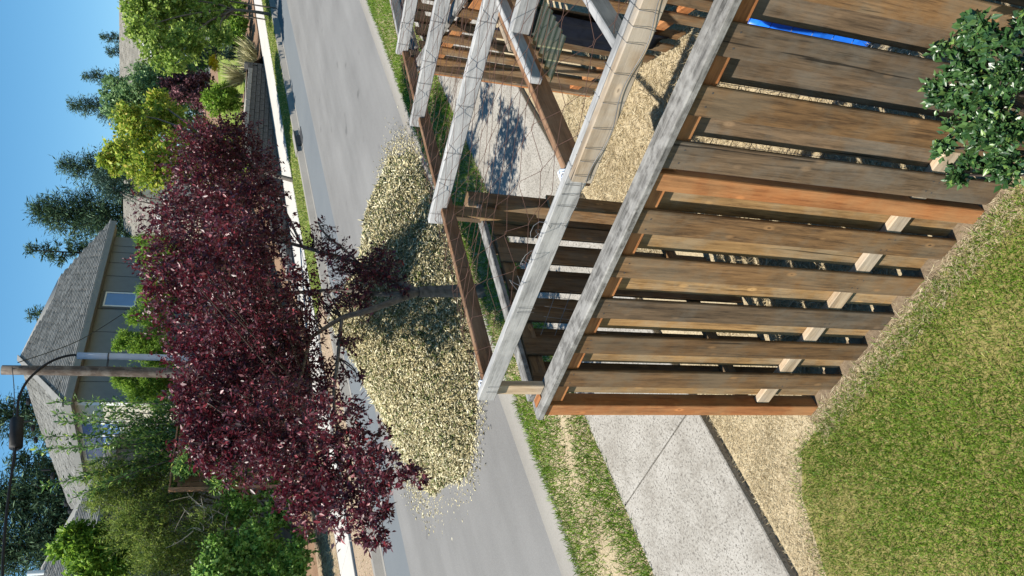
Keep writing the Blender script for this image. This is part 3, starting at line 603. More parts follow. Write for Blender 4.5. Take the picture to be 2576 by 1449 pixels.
# ------------------------------------------------------------------ houses across the street
def shingles(name, poly, eave_dir, up_dir, mt, parent, course=0.20, wid=0.34):
    """overlapping shingles on a planar roof polygon (world points)"""
    poly = np.array(poly, float); o = poly[0]; u = np.array(eave_dir, float); u /= np.linalg.norm(u)
    v = np.array(up_dir, float); v -= u * v.dot(u); v /= np.linalg.norm(v); nrm = np.cross(u, v); nrm *= np.sign(nrm[2])
    q = np.stack([(poly - o) @ u, (poly - o) @ v], -1)
    def inside(x, y):
        c = np.zeros(len(x), bool); n_ = len(q)
        for i in range(n_):
            (x0, y0), (x1, y1) = q[i], q[(i + 1) % n_]
            cond = ((y0 > y) != (y1 > y)) & (x < (x1 - x0) * (y - y0) / (y1 - y0 + 1e-12) + x0); c ^= cond
        return c
    ys = np.arange(q[:, 1].min() - course, q[:, 1].max(), course); xs = np.arange(q[:, 0].min() - wid, q[:, 0].max() + wid, wid)
    X, Y = np.meshgrid(xs, ys, indexing='ij'); X = X + (np.arange(len(ys)) % 2) * wid * 0.5 + rng.uniform(-0.04, 0.04, X.shape); X, Y = X.ravel(), Y.ravel()
    k_ = inside(X + wid / 2, Y + course * 0.5); X, Y = X[k_], Y[k_]; n_ = len(X); th = rng.uniform(0.018, 0.034, n_)
    def pt(x, y, z): return o + np.outer(x, u) + np.outer(y, v) + np.outer(z, nrm)
    w2 = wid - 0.012; yb = Y + rng.uniform(-0.012, 0.012, n_)
    Vv = np.stack([pt(X, yb, th), pt(X + w2, yb, th), pt(X + w2, Y + course * 1.05, 0 * th + 0.008), pt(X, Y + course * 1.05, 0 * th + 0.008), pt(X, yb, 0 * th + 0.002), pt(X + w2, yb, 0 * th + 0.002)], 1).reshape(-1, 3)
    i = np.arange(n_)[:, None] * 6; Fc = np.concatenate([i + np.array([[0, 1, 2, 3]]), i + np.array([[4, 5, 1, 0]])])
    o_ = wobj(name, Vv, Fc, mt, parent); o_['kind'] = 'stuff'; return o_
def slab_poly(name, poly, mt, parent, th=0.14):
    p = np.array(poly, float); n_ = len(p); lo = p - np.array([0, 0, th])
    return wobj(name, np.concatenate([p, lo]), [tuple(range(n_)), tuple(range(2 * n_ - 1, n_ - 1, -1))] + [(i, (i + 1) % n_, n_ + (i + 1) % n_, n_ + i)[::-1] for i in range(n_)], mt, parent)
def window(parent, c, udir, w, h_, nd, panes, frame_m, depth=0.07):
    """window in a wall: c centre, udir along the wall, nd outward normal"""
    c = Vector(c); u = Vector(udir); nn = Vector(nd); z = Vector((0, 0, 1))
    o = board('window', c - u * (w / 2 + 0.08) + nn * 0.005, c + u * (w / 2 + 0.08) + nn * 0.005, h_ + 0.16, depth, z, frame_m, parent, 0.01)
    pw = w / panes
    for i in range(panes):
        cc = c + u * ((i + 0.5) * pw - w / 2) + nn * (depth / 2 + 0.012)
        mw = cc
        p = bpy.data.objects.new('pane', boxmesh(h_ - 0.06, 0.016, pw - 0.07, 0.003).copy()); COL.objects.link(p); p.data.materials.clear(); p.data.materials.append(M['pane'])
        y_ = z; z_ = u; x_ = y_.cross(z_); st = cc - u * ((pw - 0.07) / 2)
        p.parent = o; p.matrix_local = WM[o.name].inverted() @ Matrix(((x_.x, y_.x, z_.x, st.x), (x_.y, y_.y, z_.y, st.y), (x_.z, y_.z, z_.z, st.z), (0, 0, 0, 1)))
        for e in (-1, 1):
            q = cc + u * (e * (pw / 2 - 0.02)) + nn * 0.012
            f = bpy.data.objects.new('frame', boxmesh(0.06, 0.03, h_, 0.003).copy()); COL.objects.link(f); f.data.materials.clear(); f.data.materials.append(M['trim'])
            st = q - z * (h_ / 2); f.parent = o
            f.matrix_local = WM[o.name].inverted() @ Matrix(((nn.x, u.x, 0, st.x), (nn.y, u.y, 0, st.y), (nn.z, u.z, 1, st.z), (0, 0, 0, 1)))
    for e in (-1, 1):
        st = c - u * (w / 2) + z * (e * (h_ / 2 - 0.025)) + nn * (depth / 2 + 0.022)
        f = bpy.data.objects.new('frame', boxmesh(0.055, 0.03, w, 0.003).copy()); COL.objects.link(f); f.data.materials.clear(); f.data.materials.append(M['trim']); f.parent = o; x_ = z.cross(u)
        f.matrix_local = WM[o.name].inverted() @ Matrix(((x_.x, 0, u.x, st.x), (x_.y, 0, u.y, st.y), (x_.z, 1, u.z, st.z), (0, 0, 0, 1)))
    return o

house = thing('house', 'large grey hip-roofed house behind the utility pole', 'house', (23, 30, 3.2))
EZ = 9.5; A_ = np.array([18.41, 24.0, EZ]); pf = 0.58
nF, kF = (0, -pf, 1.0), EZ - pf * 24.0
Bq = np.array([28.25, 24.0, EZ]); Cq = onP(148, 699, nF, kF); Dq = onP(137, 747, nF, kF); Eq = onP(48, 900, nF, kF)
pl = (Eq[2] - EZ) / (Eq[0] - A_[0]); nL_, kL = (-pl, 0, 1.0), EZ - pl * A_[0]
Gq, Hq, Iq = onP(68, 975, nL_, kL), onP(100, 1075, nL_, kL), onP(185, 1300, nL_, kL); Jq = np.array([A_[0], Iq[1] + 3.0, EZ])
Cq[0] = max(Cq[0], 28.2)
frontp = [A_, Bq, Cq, Dq, Eq]; leftp = [A_, Eq, Gq, Hq, Iq, Jq]
rfo = slab_poly('roof', frontp, M['fascia'], house); slab_poly('roof', leftp, M['fascia'], house)
bk = np.array([29.0, 38.5, EZ]); slab_poly('roof', [Bq, bk, Cq], M['fascia'], house); slab_poly('roof', [Cq, bk, Eq, Dq], M['fascia'], house); slab_poly('roof', [Eq, bk, Jq, Iq, Hq, Gq], M['fascia'], house)
shingles('shingles', frontp, (1, 0, 0), (0, 1, pf), M['shingle'], house); shingles('shingles', leftp, (0, 1, 0), (1, 0, pl), M['shingle'], house)
hp_ = [(A_ + (Eq - A_) * t + np.array([0, 0, 0.03])) for t in np.linspace(0, 1, 36)]
for i in range(35):
    a, b_ = hp_[i], hp_[i + 1]; board('ridge_tile', a + np.array([0, 0, 0.012]), b_ + np.array([0, 0, 0.03]), 0.26, 0.03, (0.7, -0.7, 0), M['shingle'], house, 0.004)
board('fascia', (A_[0] - 0.02, 24.0 - 0.03, EZ - 0.12), (28.2, 23.97, EZ - 0.12), 0.22, 0.05, ZAX, M['fascia'], house)
board('fascia', (A_[0] - 0.03, 24.0, EZ - 0.12), (A_[0] - 0.03, Jq[1], EZ - 0.12), 0.22, 0.05, ZAX, M['fascia'], house)
zb = 2.6
wobj('wall', [(18.86, 24.48, zb), (27.75, 24.48, zb), (27.75, 37, zb), (18.86, 37, zb), (18.86, 24.48, EZ + .2), (27.75, 24.48, EZ + .2), (27.75, 37, EZ + .2), (18.86, 37, EZ + .2)], [(0, 1, 5, 4), (1, 2, 6, 5), (2, 3, 7, 6), (3, 0, 4, 7)], M['siding'], house)
wobj('soffit', [(18.4, 24.0, EZ - .20), (28.2, 24.0, EZ - .20), (28.2, 24.5, EZ - .20), (18.9, 24.5, EZ - .2), (18.9, 37, EZ - .2), (18.4, 37, EZ - .2)], [(0, 1, 2, 3), (0, 3, 4, 5)], M['fascia'], house)
xs = [18.86, 19.75, 20.97, 22.19, 23.41, 24.4, 25.3, 26.1, 26.75, 27.15, 27.75]
for a, b_ in zip(xs[:-1], xs[1:]):
    board('siding_panel', (a + 0.012, 24.465, zb), (a + 0.012, 24.465, EZ - 0.2), 0.001, 0.001, (1, 0, 0), M['siding'], house, 0) if False else board('siding_panel', ((a + b_) / 2, 24.46, zb), ((a + b_) / 2, 24.46, EZ - 0.205), b_ - a - 0.03, 0.03, (1, 0, 0), M['siding'], house, 0.006)
zz = zb
while zz < EZ - 0.25:
    board('siding_board', (18.835, 24.62, zz + 0.1), (18.835, 36.9, zz + 0.1), 0.205, 0.022, (-0.10, 0, 1), M['cream'], house, 0.003); zz += 0.2
board('corner_trim', (18.83, 24.53, zb), (18.83, 24.53, EZ - 0.21), 0.16, 0.05, (0, 1, 0), M['trim'], house)
window(house, (23.9, 24.445, 8.55), (1, 0, 0), 0.78, 1.15, (0, -1, 0), 1, M['frame_dark'])
window(house, (18.82, 26.75, 8.55), (0, 1, 0), 2.3, 1.35, (-1, 0, 0), 3, M['trim'])
window(house, (18.82, 30.7, 8.75), (0, 1, 0), 1.3, 0.9, (-1, 0, 0), 2, M['trim'])
window(house, (18.82, 27.0, 5.6), (0, 1, 0), 1.6, 1.2, (-1, 0, 0), 2, M['trim'])
for (x, y) in [(75, 1010), (86, 1077), (93, 1107), (136, 1197), (170, 1265), (180, 1283)]:
    p = onP(x, y, nL_, kL); board('roof_vent', p + np.array([0, 0, -0.02]), p + np.array([0, 0, 0.13]), 0.30, 0.26, (0, 1, 0), M['black'], house, 0.03)
for (x, y) in [(83, 1060), (128, 1182), (200, 1283)]:
    p = onP(x, y, nL_, kL); v_, f_ = tubes([([p, p + np.array([0, 0, 0.42])], 0.05)], 8); wobj('vent_pipe', v_, f_, M['black'], house)

h2 = thing('house', 'grey roofed house at the left edge behind the shrubs', 'house', (12, 29, 2))
n2, k2 = (0, -0.5, 1.0), 8.1 - 0.5 * 26.2
p1, p2 = onP(190, 1293, n2, k2), onP(88, 1455, n2, k2)
e0 = np.array([p1[0] + (p1[1] - 26.2) * 0.75, 26.2, 8.1]); p3 = p2 + np.array([-6, 0, 0]); e1 = np.array([2.0, 26.2, 8.1])
q2 = [e1, e0, p1, p2, p3]; slab_poly('roof', q2, M['fascia'], h2); shingles('shingles', q2, (1, 0, 0), (0, 1, 0.5), M['shingle'], h2)
slab_poly('roof', [e0, np.array([e0[0], p2[1] + 5, 8.1]), p2, p1], M['fascia'], h2); slab_poly('roof', [p2, np.array([e0[0], p2[1] + 5, 8.1]), np.array([2, p2[1] + 5, 8.1]), p3], M['fascia'], h2)
wobj('wall', [(2.4, 26.6, 1), (e0[0] - .4, 26.6, 1), (e0[0] - .4, p2[1] + 4.6, 1), (2.4, p2[1] + 4.6, 1), (2.4, 26.6, 8.1), (e0[0] - .4, 26.6, 8.1), (e0[0] - .4, p2[1] + 4.6, 8.1), (2.4, p2[1] + 4.6, 8.1)], [(0, 1, 5, 4), (1, 2, 6, 5), (2, 3, 7, 6), (3, 0, 4, 7)], M['siding'], h2)
p = onP(112, 1440, n2, k2); v_, f_ = tubes([([p, p + np.array([0, 0, 0.55])], 0.09)], 8); wobj('vent_pipe', v_, f_, M['trim'], h2)

def gable_house(label, ra, rb, drop, run, mt, walls, z0, group=None):
    ra, rb = np.array(ra), np.array(rb); d = rb - ra; d /= np.linalg.norm(d); nn = np.array([-d[1], d[0], 0])
    if nn.dot(EYE - ra) < 0: nn = -nn
    h = thing('house', label, 'house', ((ra[0] + rb[0]) / 2, (ra[1] + rb[1]) / 2, z0), group)
    ea, eb = ra + nn * run - np.array([0, 0, drop]), rb + nn * run - np.array([0, 0, drop]); fa, fb = ra - nn * run - np.array([0, 0, drop]), rb - nn * run - np.array([0, 0, drop])
    slab_poly('roof', [ea, eb, rb, ra], mt, h, 0.2); slab_poly('roof', [ra, rb, fb, fa], mt, h, 0.2)
    shingles('shingles', [ea, eb, rb, ra], eb - ea, ra - ea, mt, h, 0.22, 0.4)
    i0, i1, j0, j1 = ea - nn * .5 + d * .4, eb - nn * .5 - d * .4, fa + nn * .5 + d * .4, fb + nn * .5 - d * .4
    V = [np.array([p[0], p[1], z0]) for p in (i0, i1, j1, j0)] + [np.array([p[0], p[1], ea[2]]) for p in (i0, i1, j1, j0)] + [ra + d * .4 - np.array([0, 0, .25]), rb - d * .4 - np.array([0, 0, .25])]
    wobj('wall', V, [(0, 1, 5, 4), (1, 2, 6, 9, 5), (2, 3, 7, 6), (3, 0, 4, 8, 7)], walls, h)
    board('fascia', ea - np.array([0, 0, .1]), eb - np.array([0, 0, .1]), 0.24, 0.06, ZAX, M['trim'], h)
    return h, d, nn, ea, eb
h3, d3, n3, ea, eb = gable_house('tan roofed house behind the maple at the right', onZ(299, -160, 15.5), onZ(302, 222, 15.5), 3.6, 6.5, M['shingle_tan'], M['siding'], 5.5)
# small white-trimmed gable in front of it
gc = onZ(352, 92, 13.0); tip = gc
V = [tip, tip + d3 * 2.4 - np.array([0, 0, 1.6]), tip - d3 * 2.4 - np.array([0, 0, 1.6])]
V = [np.array(p) for p in V]; V += [p - n3 * 5 for p in V]
wobj('gable', V, [(0, 1, 2), (0, 3, 4, 1), (0, 2, 5, 3)], M['shingle_tan'], h3)
for e in (1, -1): board('gable_trim', V[0] + n3 * .08, V[0] + d3 * (2.5 * e) - np.array([0, 0, 1.67]) + n3 * .08, 0.30, 0.08, (0, 0, 1), M['trim'], h3)
wc = onZ(490, 135, 8.2); window(h3, tuple((ea + eb) / 2 + d3 * 1.5 - n3 * 0.45 - np.array([0, 0, 1.6])), tuple(d3), 1.6, 1.3, tuple(n3), 2, M['trim'])
window(h3, tuple((ea + eb) / 2 + d3 * 5.5 - n3 * 0.45 - np.array([0, 0, 1.6])), tuple(d3), 1.6, 1.3, tuple(n3), 2, M['trim'])
gable_house('small tan roofed house glimpsed beyond the plum crown', onZ(311, 455, 12.2), onZ(313, 575, 12.2), 2.6, 4.5, M['shingle_tan'], M['cream'], 5.5)

# ------------------------------------------------------------------ block retaining wall
rw = thing('retaining_wall', 'dark grey block retaining wall stepping down along the far pavement', 'retaining wall', (27, 18.85, gh(27)))
CH, BW = 0.195, 0.46; prev_top = {}
for k in range(8, 24):
    z0 = k * CH
    off = (k % 2) * BW / 2; i = 0; L = 17.5 + off
    while L < 33.6:
        if z0 + CH > gh(L) + 0.12 and z0 + CH * 0.5 < wall_top(L) - 0.02:
            dpt = 0.30; wob = R.uniform(-0.012, 0.012)
            last = z0 + CH * 1.5 >= wall_top(L) - 0.02
            board('coping' if last else 'block', (L + 0.008, 18.80 + 0.012 * (k - 8) * 0 + wob, z0 + CH / 2), (L + BW - 0.008, 18.80 + wob, z0 + CH / 2), CH - 0.014, dpt, ZAX, M['coping'] if last else M['block'], rw, 0.012)
        L += BW
for k in range(17, 23):
    z0 = k * CH
    for q in range(3):
        a = math.pi / 2 * (q + 0.5) / 3; c = (33.75 + 0.42 * math.sin(a), 19.25 - 0.42 * math.cos(a)); tdir = (math.cos(a), math.sin(a), 0)
        board('block', (c[0] - tdir[0] * .15, c[1] - tdir[1] * .15, z0 + CH / 2), (c[0] + tdir[0] * .15, c[1] + tdir[1] * .15, z0 + CH / 2), CH - 0.012, 0.28, ZAX, M['block'], rw, 0.012)

# cedar fence above the wall and by the house
cf = thing('cedar_fence', 'reddish cedar fence standing behind the plum and the utility pole', 'fence', (20, 20.6, 3))
L = 12.8
while L < 28.5:
    zt = 5.42 + 0.018 * (L - 13); zt = math.floor((zt - 5.3) / 0.12) * 0.12 + 5.3
    board('plank', (L, 20.6 + R.uniform(-.006, .006), terr(L, 20.6) - 0.1), (L, 20.6, zt + R.uniform(-.01, .01)), 0.142, 0.02, (1, 0, 0), M['house_fence'], cf, 0.003); L += 0.162
for (a, b_) in ((12.7, 16.0), (16.0, 20.0), (20.0, 24.0), (24.0, 28.6)):
    zt = 5.42 + 0.018 * ((a + b_) / 2 - 13); zt = zt + 0.05
    board('cap', (a + .02, 20.58, zt), (b_ - .02, 20.58, zt), 0.12, 0.04, (0, 1, 0), M['house_fence'], cf)
    board('post', (a + .05, 20.52, 2.0), (a + .05, 20.52, zt + 0.02), 0.1, 0.1, (1, 0, 0), M['house_fence'], cf)

# ------------------------------------------------------------------ utility pole and its cable
PX = (15.72, 19.0)
up = thing('utility_pole', 'weathered wooden utility pole with grey riser conduit', 'utility pole', (PX[0], PX[1], gh(PX[0]) + 0.14))
zs = np.linspace(gh(PX[0]) - 0.1, 9.98, 12)
v_, f_ = tubes([([(PX[0] + 0.01 * math.sin(z), PX[1], z) for z in zs] + [(PX[0], PX[1], 9.985)], list(np.linspace(0.165, 0.135, 12)) + [0.0])], 14)
o = wobj('pole', v_, f_, M['polewood'], up, True)
CXp = onW(250, 896, 18.82)
v_, f_ = tubes([([(CXp[0], 18.82, z) for z in np.linspace(2.0, 8.2, 10)] + [(CXp[0], 18.82, 8.205)], [0.095] * 10 + [0.05])], 12); wobj('conduit', v_, f_, M['pvc'], up, True)
for z in (7.4, 4.6): v_, f_ = tubes([([(CXp[0] - 0.13 * 0 + 0.102 * math.cos(a), 18.82 + 0.102 * math.sin(a), z) for a in np.linspace(0, 2 * math.pi, 13)], 0.018)], 6); wobj('strap', v_, f_, M['iron'], up)
board('bracket', (CXp[0], 18.84, 7.4), (PX[0], 18.92, 7.4), 0.05, 0.03, ZAX, M['iron'], up)
pts = [onW(x, y, 18.85) for x, y in [(197, 897), (188, 893), (165, 896), (140, 904), (115, 917), (92, 935), (70, 957), (56, 980), (47, 1003), (44, 1030), (43, 1056)]]
cb = [onW(x, y, 18.85) for x, y in [(40, 1125), (36, 1150), (28, 1200), (20, 1260), (12, 1340), (7, 1420), (3, 1500), (-30, 1800)]]
cbl = thing('cable', 'black cable with thick splice case hanging from the utility pole', 'cable', (PX[0] - 2, 18.85, 9))
def smooth(p, n_=6):
    p = np.array(p); out = []
    for i in range(len(p) - 1):
        a, b_, c, d = p[max(i - 1, 0)], p[i], p[i + 1], p[min(i + 2, len(p) - 1)]
        for t in np.linspace(0, 1, n_, endpoint=False): out.append(0.5 * ((2 * b_) + (c - a) * t + (2 * a - 5 * b_ + 4 * c - d) * t * t + (3 * b_ - a - 3 * c + d) * t ** 3))
    out.append(p[-1]); return np.array(out)
v_, f_ = tubes([(smooth(pts), 0.034), (smooth(cb), 0.034)], 8); wobj('line', v_, f_, M['black'], cbl, True)
s0, s1 = pts[-1], cb[0]; dd = (s1 - s0)
v_, f_ = tubes([([s0 - dd * .03, s0 - dd * .001, s0, s0 + dd * .5, s0 + dd, s0 + dd * 1.001, s0 + dd * 1.03], [0.04, 0.05, 0.155, 0.155, 0.155, 0.05, 0.04])], 16); wobj('splice_case', v_, f_, M['black'], cbl)
ms = [onW(x, y, 18.85) for x, y in [(30, 922), (34, 960), (36, 1010), (33, 1080), (33, 1140), (26, 1200), (18, 1260), (10, 1340), (5, 1420), (1, 1500), (-32, 1800)]]
v_, f_ = tubes([(smooth(ms), 0.011)] + [([a_, b_], 0.008) for a_, b_ in zip(ms[3:5], [s0 + dd * .2, s1])], 5); wobj('messenger_wire', v_, f_, M['iron'], cbl)
gy = [onW(28, 900, 18.95), onW(150, 800, 18.95 + 3), np.array([22.5, 23.9, 8.0])]
v_, f_ = tubes([(smooth([onW(45, 912, 18.9), np.array([19.0, 21.4, 8.9]), np.array([23.2, 24.4, 8.3])]), 0.014)], 5); tag(wobj('service_wire', v_, f_, M['iron'], None), 'thin service wire from the pole to the grey house', 'wire')

# storm drain in the far kerb and a meter post
dp = gr(752, 371)
dr = thing('storm_drain', 'dark storm drain inlet set in the far kerb', 'drain', (dp[0], 15.25, gh(dp[0])))
board('inlet', (dp[0] - 0.28, 15.225, gh(dp[0] - .28) + 0.025), (dp[0] + 0.28, 15.225, gh(dp[0] + .28) + 0.025), 0.11, 0.08, ZAX, M['iron'], dr)
board('lid', (dp[0] - 0.6, 15.36, gh(dp[0] - .6) + 0.145), (dp[0] + 0.6, 15.36, gh(dp[0] + .6) + 0.145), 0.30, 0.03, (0, 1, 0), M['curb'], dr)
board('grate', (dp[0] - 0.35, 15.0, gh(dp[0] - .35) - 0.045), (dp[0] + 0.35, 15.0, gh(dp[0] + .35) - 0.045), 0.24, 0.03, (0, 1, 0), M['iron'], dr)

# ------------------------------------------------------------------ plants
def curve(a, b_, bend, n_=7):
    a, b_ = np.array(a, float), np.array(b_, float); m_ = (a + b_) / 2 + bend; t = np.linspace(0, 1, n_)[:, None]
    return (1 - t) ** 2 * a + 2 * t * (1 - t) * m_ + t ** 2 * b_
def crown(blobs, ntw, per, length, width, fold=0.35, out=0.75, tw=0.55, droop=0.0, updir=0.25):
    """twigs spread through each blob, leaves along the twigs -> (leaf arrays, twig paths)"""
    blobs = [(c, r * 0.80) for c, r in blobs]
    vol = np.array([np.prod(r) ** (2 / 3) for c, r in blobs]); share = vol / vol.sum()
    P, A, TP = [], [], []
    for (c, r), s in zip(blobs, share):
        n_ = max(6, int(ntw * s)); d = rng.normal(size=(n_, 3)); d /= np.linalg.norm(d, axis=1)[:, None]
        rad = rng.random(n_)[:, None] ** 0.45
        root = c + d * r * rad * out; axis = d * 0.8 + rng.normal(size=(n_, 3)) * 0.55 + np.array([0, 0, updir]); axis /= np.linalg.norm(axis, axis=1)[:, None]
        ln = tw * r.mean() * rng.uniform(0.55, 1.25, n_)[:, None]; tip = root + axis * ln - np.array([0, 0, 1]) * droop * ln
        t = (np.arange(per)[None, :, None] + rng.random((n_, per, 1))) / per
        pts = root[:, None] + (tip - root)[:, None] * t + rng.normal(size=(n_, per, 3)) * length * 0.35
        ax = axis[:, None] * 0.6 + rng.normal(size=(n_, per, 3)) * 0.75 - np.array([0, 0, droop])
        P.append(pts.reshape(-1, 3)); A.append(ax.reshape(-1, 3)); TP += [(root[i], tip[i]) for i in range(n_)]
    return np.concatenate(P), np.concatenate(A), TP
def plant(name, label, cat, base, blobs, lm, bm_, ntw, per, length, width, trunk_r=0.08, forks=None, group=None, droop=0.0, updir=0.25, twig_share=0.25, tw=0.55, twig_r=0.006, sides=7, leaf_name='crown', fold=0.35):
    base = np.array(base, float); t = thing(name, label, cat, base, group)
    P, A, TP = crown(blobs, ntw, per, length, width, fold, 0.75, tw, droop, updir); v_, f_ = leaves(P, A, length, width, fold); wobj(leaf_name, v_, f_, lm, t)
    cen = np.mean([c for c, r in blobs], axis=0); fork = base + (cen - base) * 0.35 if forks is None else np.array(forks)
    paths = [(curve(base - np.array([0, 0, .1]), fork, rng.normal(size=3) * 0.04), np.linspace(trunk_r, trunk_r * 0.72, 7))]
    for c, r in blobs:
        paths.append((curve(fork, c, rng.normal(size=3) * 0.12 * np.linalg.norm(c - fork) + np.array([0, 0, 0.08 * np.linalg.norm(c - fork)])), np.linspace(trunk_r * 0.55, trunk_r * 0.10 + twig_r, 7)))
    v_, f_ = tubes(paths, sides); wobj('trunk', v_, f_, bm_, t, True)
    if twig_share > 0:
        R.shuffle(TP); sel = TP[:int(len(TP) * twig_share)]
        cs = np.array([c for c, r in blobs])
        v_, f_ = tubes([([cs[np.argmin(((cs - a) ** 2).sum(1))] * .35 + a * .65, a, b_], [twig_r * 1.5, twig_r, twig_r * .5]) for a, b_ in sel], 3); o = wobj('branches', v_, f_, bm_, t); o['kind'] = 'stuff'
    return t

# the purple plum by the chip heap
W0 = 6.6
PB = [(560, 370, 75, .5), (600, 330, 45, .4), (500, 390, 75, .4), (620, 430, 80, .6), (520, 480, 85, .5), (660, 480, 60, .2), (430, 540, 70, .2), (590, 560, 100, .6), (450, 640, 85, .1), (560, 680, 110, .5), (680, 600, 70, .2), (400, 700, 45, 0),
      (480, 780, 95, .3), (620, 790, 120, -.2), (740, 720, 60, .1), (740, 830, 75, .2), (520, 890, 95, .3), (640, 930, 115, .3), (490, 980, 55, .1), (560, 1050, 90, .5), (500, 1110, 55, .3), (690, 1060, 115, 0), (790, 960, 75, .4),
      (620, 1150, 75, .4), (760, 1160, 100, .1), (840, 1060, 80, -.3), (850, 1190, 90, .0), (930, 1120, 60, -.4), (960, 1180, 60, -.5), (1020, 1180, 38, -.6), (880, 1280, 70, -.1), (800, 1290, 60, .2), (950, 1270, 50, -.3), (920, 1340, 45, -.2), (960, 1370, 22, -.3), (1060, 1195, 22, -.6), (730, 1245, 45, .2), (510, 1050, 50, .4), (555, 1115, 60, .4), (470, 1030, 34, .3), (600, 1090, 60, .3), (530, 1150, 40, .5)]
blobs = [ball(x, y, r * 1.12, W0 + dw * 1.6 - 0.25) for x, y, r, dw in PB]
blobs += [ball(x, y, r, W) for x, y, r, W in [(650, 850, 95, 8.6), (620, 960, 90, 8.8), (700, 1040, 85, 8.3), (560, 900, 80, 8.6), (740, 940, 70, 8.4), (600, 760, 60, 8.0), (560, 520, 60, 5.5), (600, 590, 70, 5.3), (520, 680, 70, 5.3), (640, 680, 50, 5.5)]]
tb = gr(1225, 731); fork = onW(1052, 735, 6.62)
pt_ = thing('plum_tree', 'purple-leaved plum tree beside the chip heap', 'tree', (tb[0], tb[1], gh(tb[0])))
P, A, TP = crown(blobs, 5400, 17, 0.046, 0.024, 0.4, 0.92, 0.6, 0.05, 0.2)
lowtw = [ball(x, y, r, W0 + dw) for x, y, r, dw in [(840, 640, 45, .2), (800, 600, 35, .2), (880, 690, 60, .1), (930, 670, 40, .1), (960, 700, 40, 0), (980, 660, 28, 0), (820, 570, 22, .3), (1000, 700, 25, 0), (880, 850, 40, .1), (820, 760, 45, .2), (890, 940, 30, .3), (940, 700, 40, .1), (960, 640, 38, .1), (900, 760, 50, .2), (1010, 720, 24, -.1)]]
P2, A2, TP2 = crown(lowtw, 300, 12, 0.068, 0.034, 0.4, 0.8, 0.9, 0.0, 0.1)
v_, f_ = leaves(np.concatenate([P, P2]), np.concatenate([A, A2]), 0.047, 0.025, 0.4); wobj('crown', v_, f_, M['plum'], pt_)
paths = [(curve((tb[0], tb[1], gh(tb[0]) - .1), fork, np.array([.02, 0, 0])), np.linspace(0.098, 0.068, 7))]
def PW(x, y, dw): return onW(x, y, W0 + dw)
limbs = [[fork, PW(930, 780, 0), PW(860, 800, .1), PW(780, 850, .1), PW(700, 900, .2)], [fork, PW(940, 680, .1), PW(860, 650, .2), PW(760, 620, .3), PW(640, 590, .5), PW(520, 540, .6)], [fork, PW(960, 740, .2), PW(860, 730, .4), PW(700, 740, .5), PW(520, 760, .5)],
         [PW(860, 800, .1), PW(850, 900, .1), PW(840, 1010, 0), PW(860, 1120, -.2), PW(920, 1230, -.4)], [PW(780, 850, .1), PW(740, 1000, .1), PW(680, 1120, .2)], [PW(760, 620, .3), PW(700, 500, .5), PW(620, 400, .7)], [PW(930, 690, .1), PW(880, 640, .1), PW(820, 590, .2), PW(800, 560, .3)]]
for k, q in enumerate(limbs): s_ = smooth(q, 5); paths.append((s_, np.linspace([0.045, 0.045, 0.04, 0.022, 0.022, 0.02, 0.018][k], 0.012, len(s_))))
v_, f_ = tubes(paths, 8); wobj('trunk', v_, f_, M['bark'], pt_, True)
cs = np.array([p for q in limbs for p in smooth(q, 5)])
R.shuffle(TP); sel = TP[:850] + TP2
tw_ = []
for a, b_ in sel:
    if R.random() < 0.3:
        n_ = cs[np.argmin(((cs - a) ** 2).sum(1))]; tw_.append((curve(n_, a, rng.normal(size=3) * .05, 5), np.linspace(0.010, 0.006, 5)))
    tw_.append(([a, (a + b_) / 2 + rng.normal(size=3) * .015, b_], [0.0055, 0.004, 0.002]))
v_, f_ = tubes(tw_, 3); wobj('branches', v_, f_, M['bark_dark'], pt_)['kind'] = 'stuff'

# street tree across the road (casts the long shadow on the kerb)
b0 = gr(737, 455, .13)
plant('street_tree', 'yellow-green street tree on the far verge behind the plum', 'tree', b0, [ball(x, y, r, 16.9 + dw) for x, y, r, dw in [(300, 395, 50, .2), (350, 345, 60, .4), (375, 425, 62, 0), (325, 295, 45, .2), (420, 300, 55, .3), (430, 395, 66, -.2), (500, 345, 55, .3), (395, 255, 35, .2), (510, 420, 55, 0), (270, 395, 28, .1), (560, 385, 45, .2), (590, 425, 40, 0)]], M['lime'], M['bark'], 1500, 16, 0.115, 0.08, 0.09, droop=0.15)
plant('sage_green_tree', 'grey-green leafy tree left of the maple above the block wall', 'tree', (37.0, 22.4, terr(37, 22.4)), [ball(x, y, r, 22.4 + dw) for x, y, r, dw in [(305, 225, 36, 0), (365, 190, 40, .5), (345, 255, 55, -.3), (410, 215, 62, 0), (425, 165, 38, .5), (295, 268, 36, 0), (445, 245, 50, -.3), (480, 190, 42, 0), (270, 200, 12, 0), (265, 232, 14, 0), (500, 150, 30, .3), (400, 280, 40, 0)]], M['sage'], M['bark'], 1500, 16, 0.13, 0.085, 0.10, updir=0.6)
mb = gr(679, 36, .13)
plant('street_maple', 'bright green young maple on the verge at the right edge', 'tree', mb, [ball(x, y, r, mb[1] + dw) for x, y, r, dw in [(340, 20, 40, 0), (395, 55, 62, .3), (440, 15, 62, 0), (475, 105, 55, -.2), (515, 55, 55, .2), (395, 125, 48, 0), (540, 10, 50, .2), (440, 160, 36, 0), (555, 95, 32, 0), (370, -45, 70, .3), (480, -55, 80, 0), (350, 75, 38, 0), (560, -30, 50, 0)]], M['maple'], M['bark'], 1700, 15, 0.125, 0.10, 0.075, droop=0.1, forks=onW(590, 25, mb[1]))
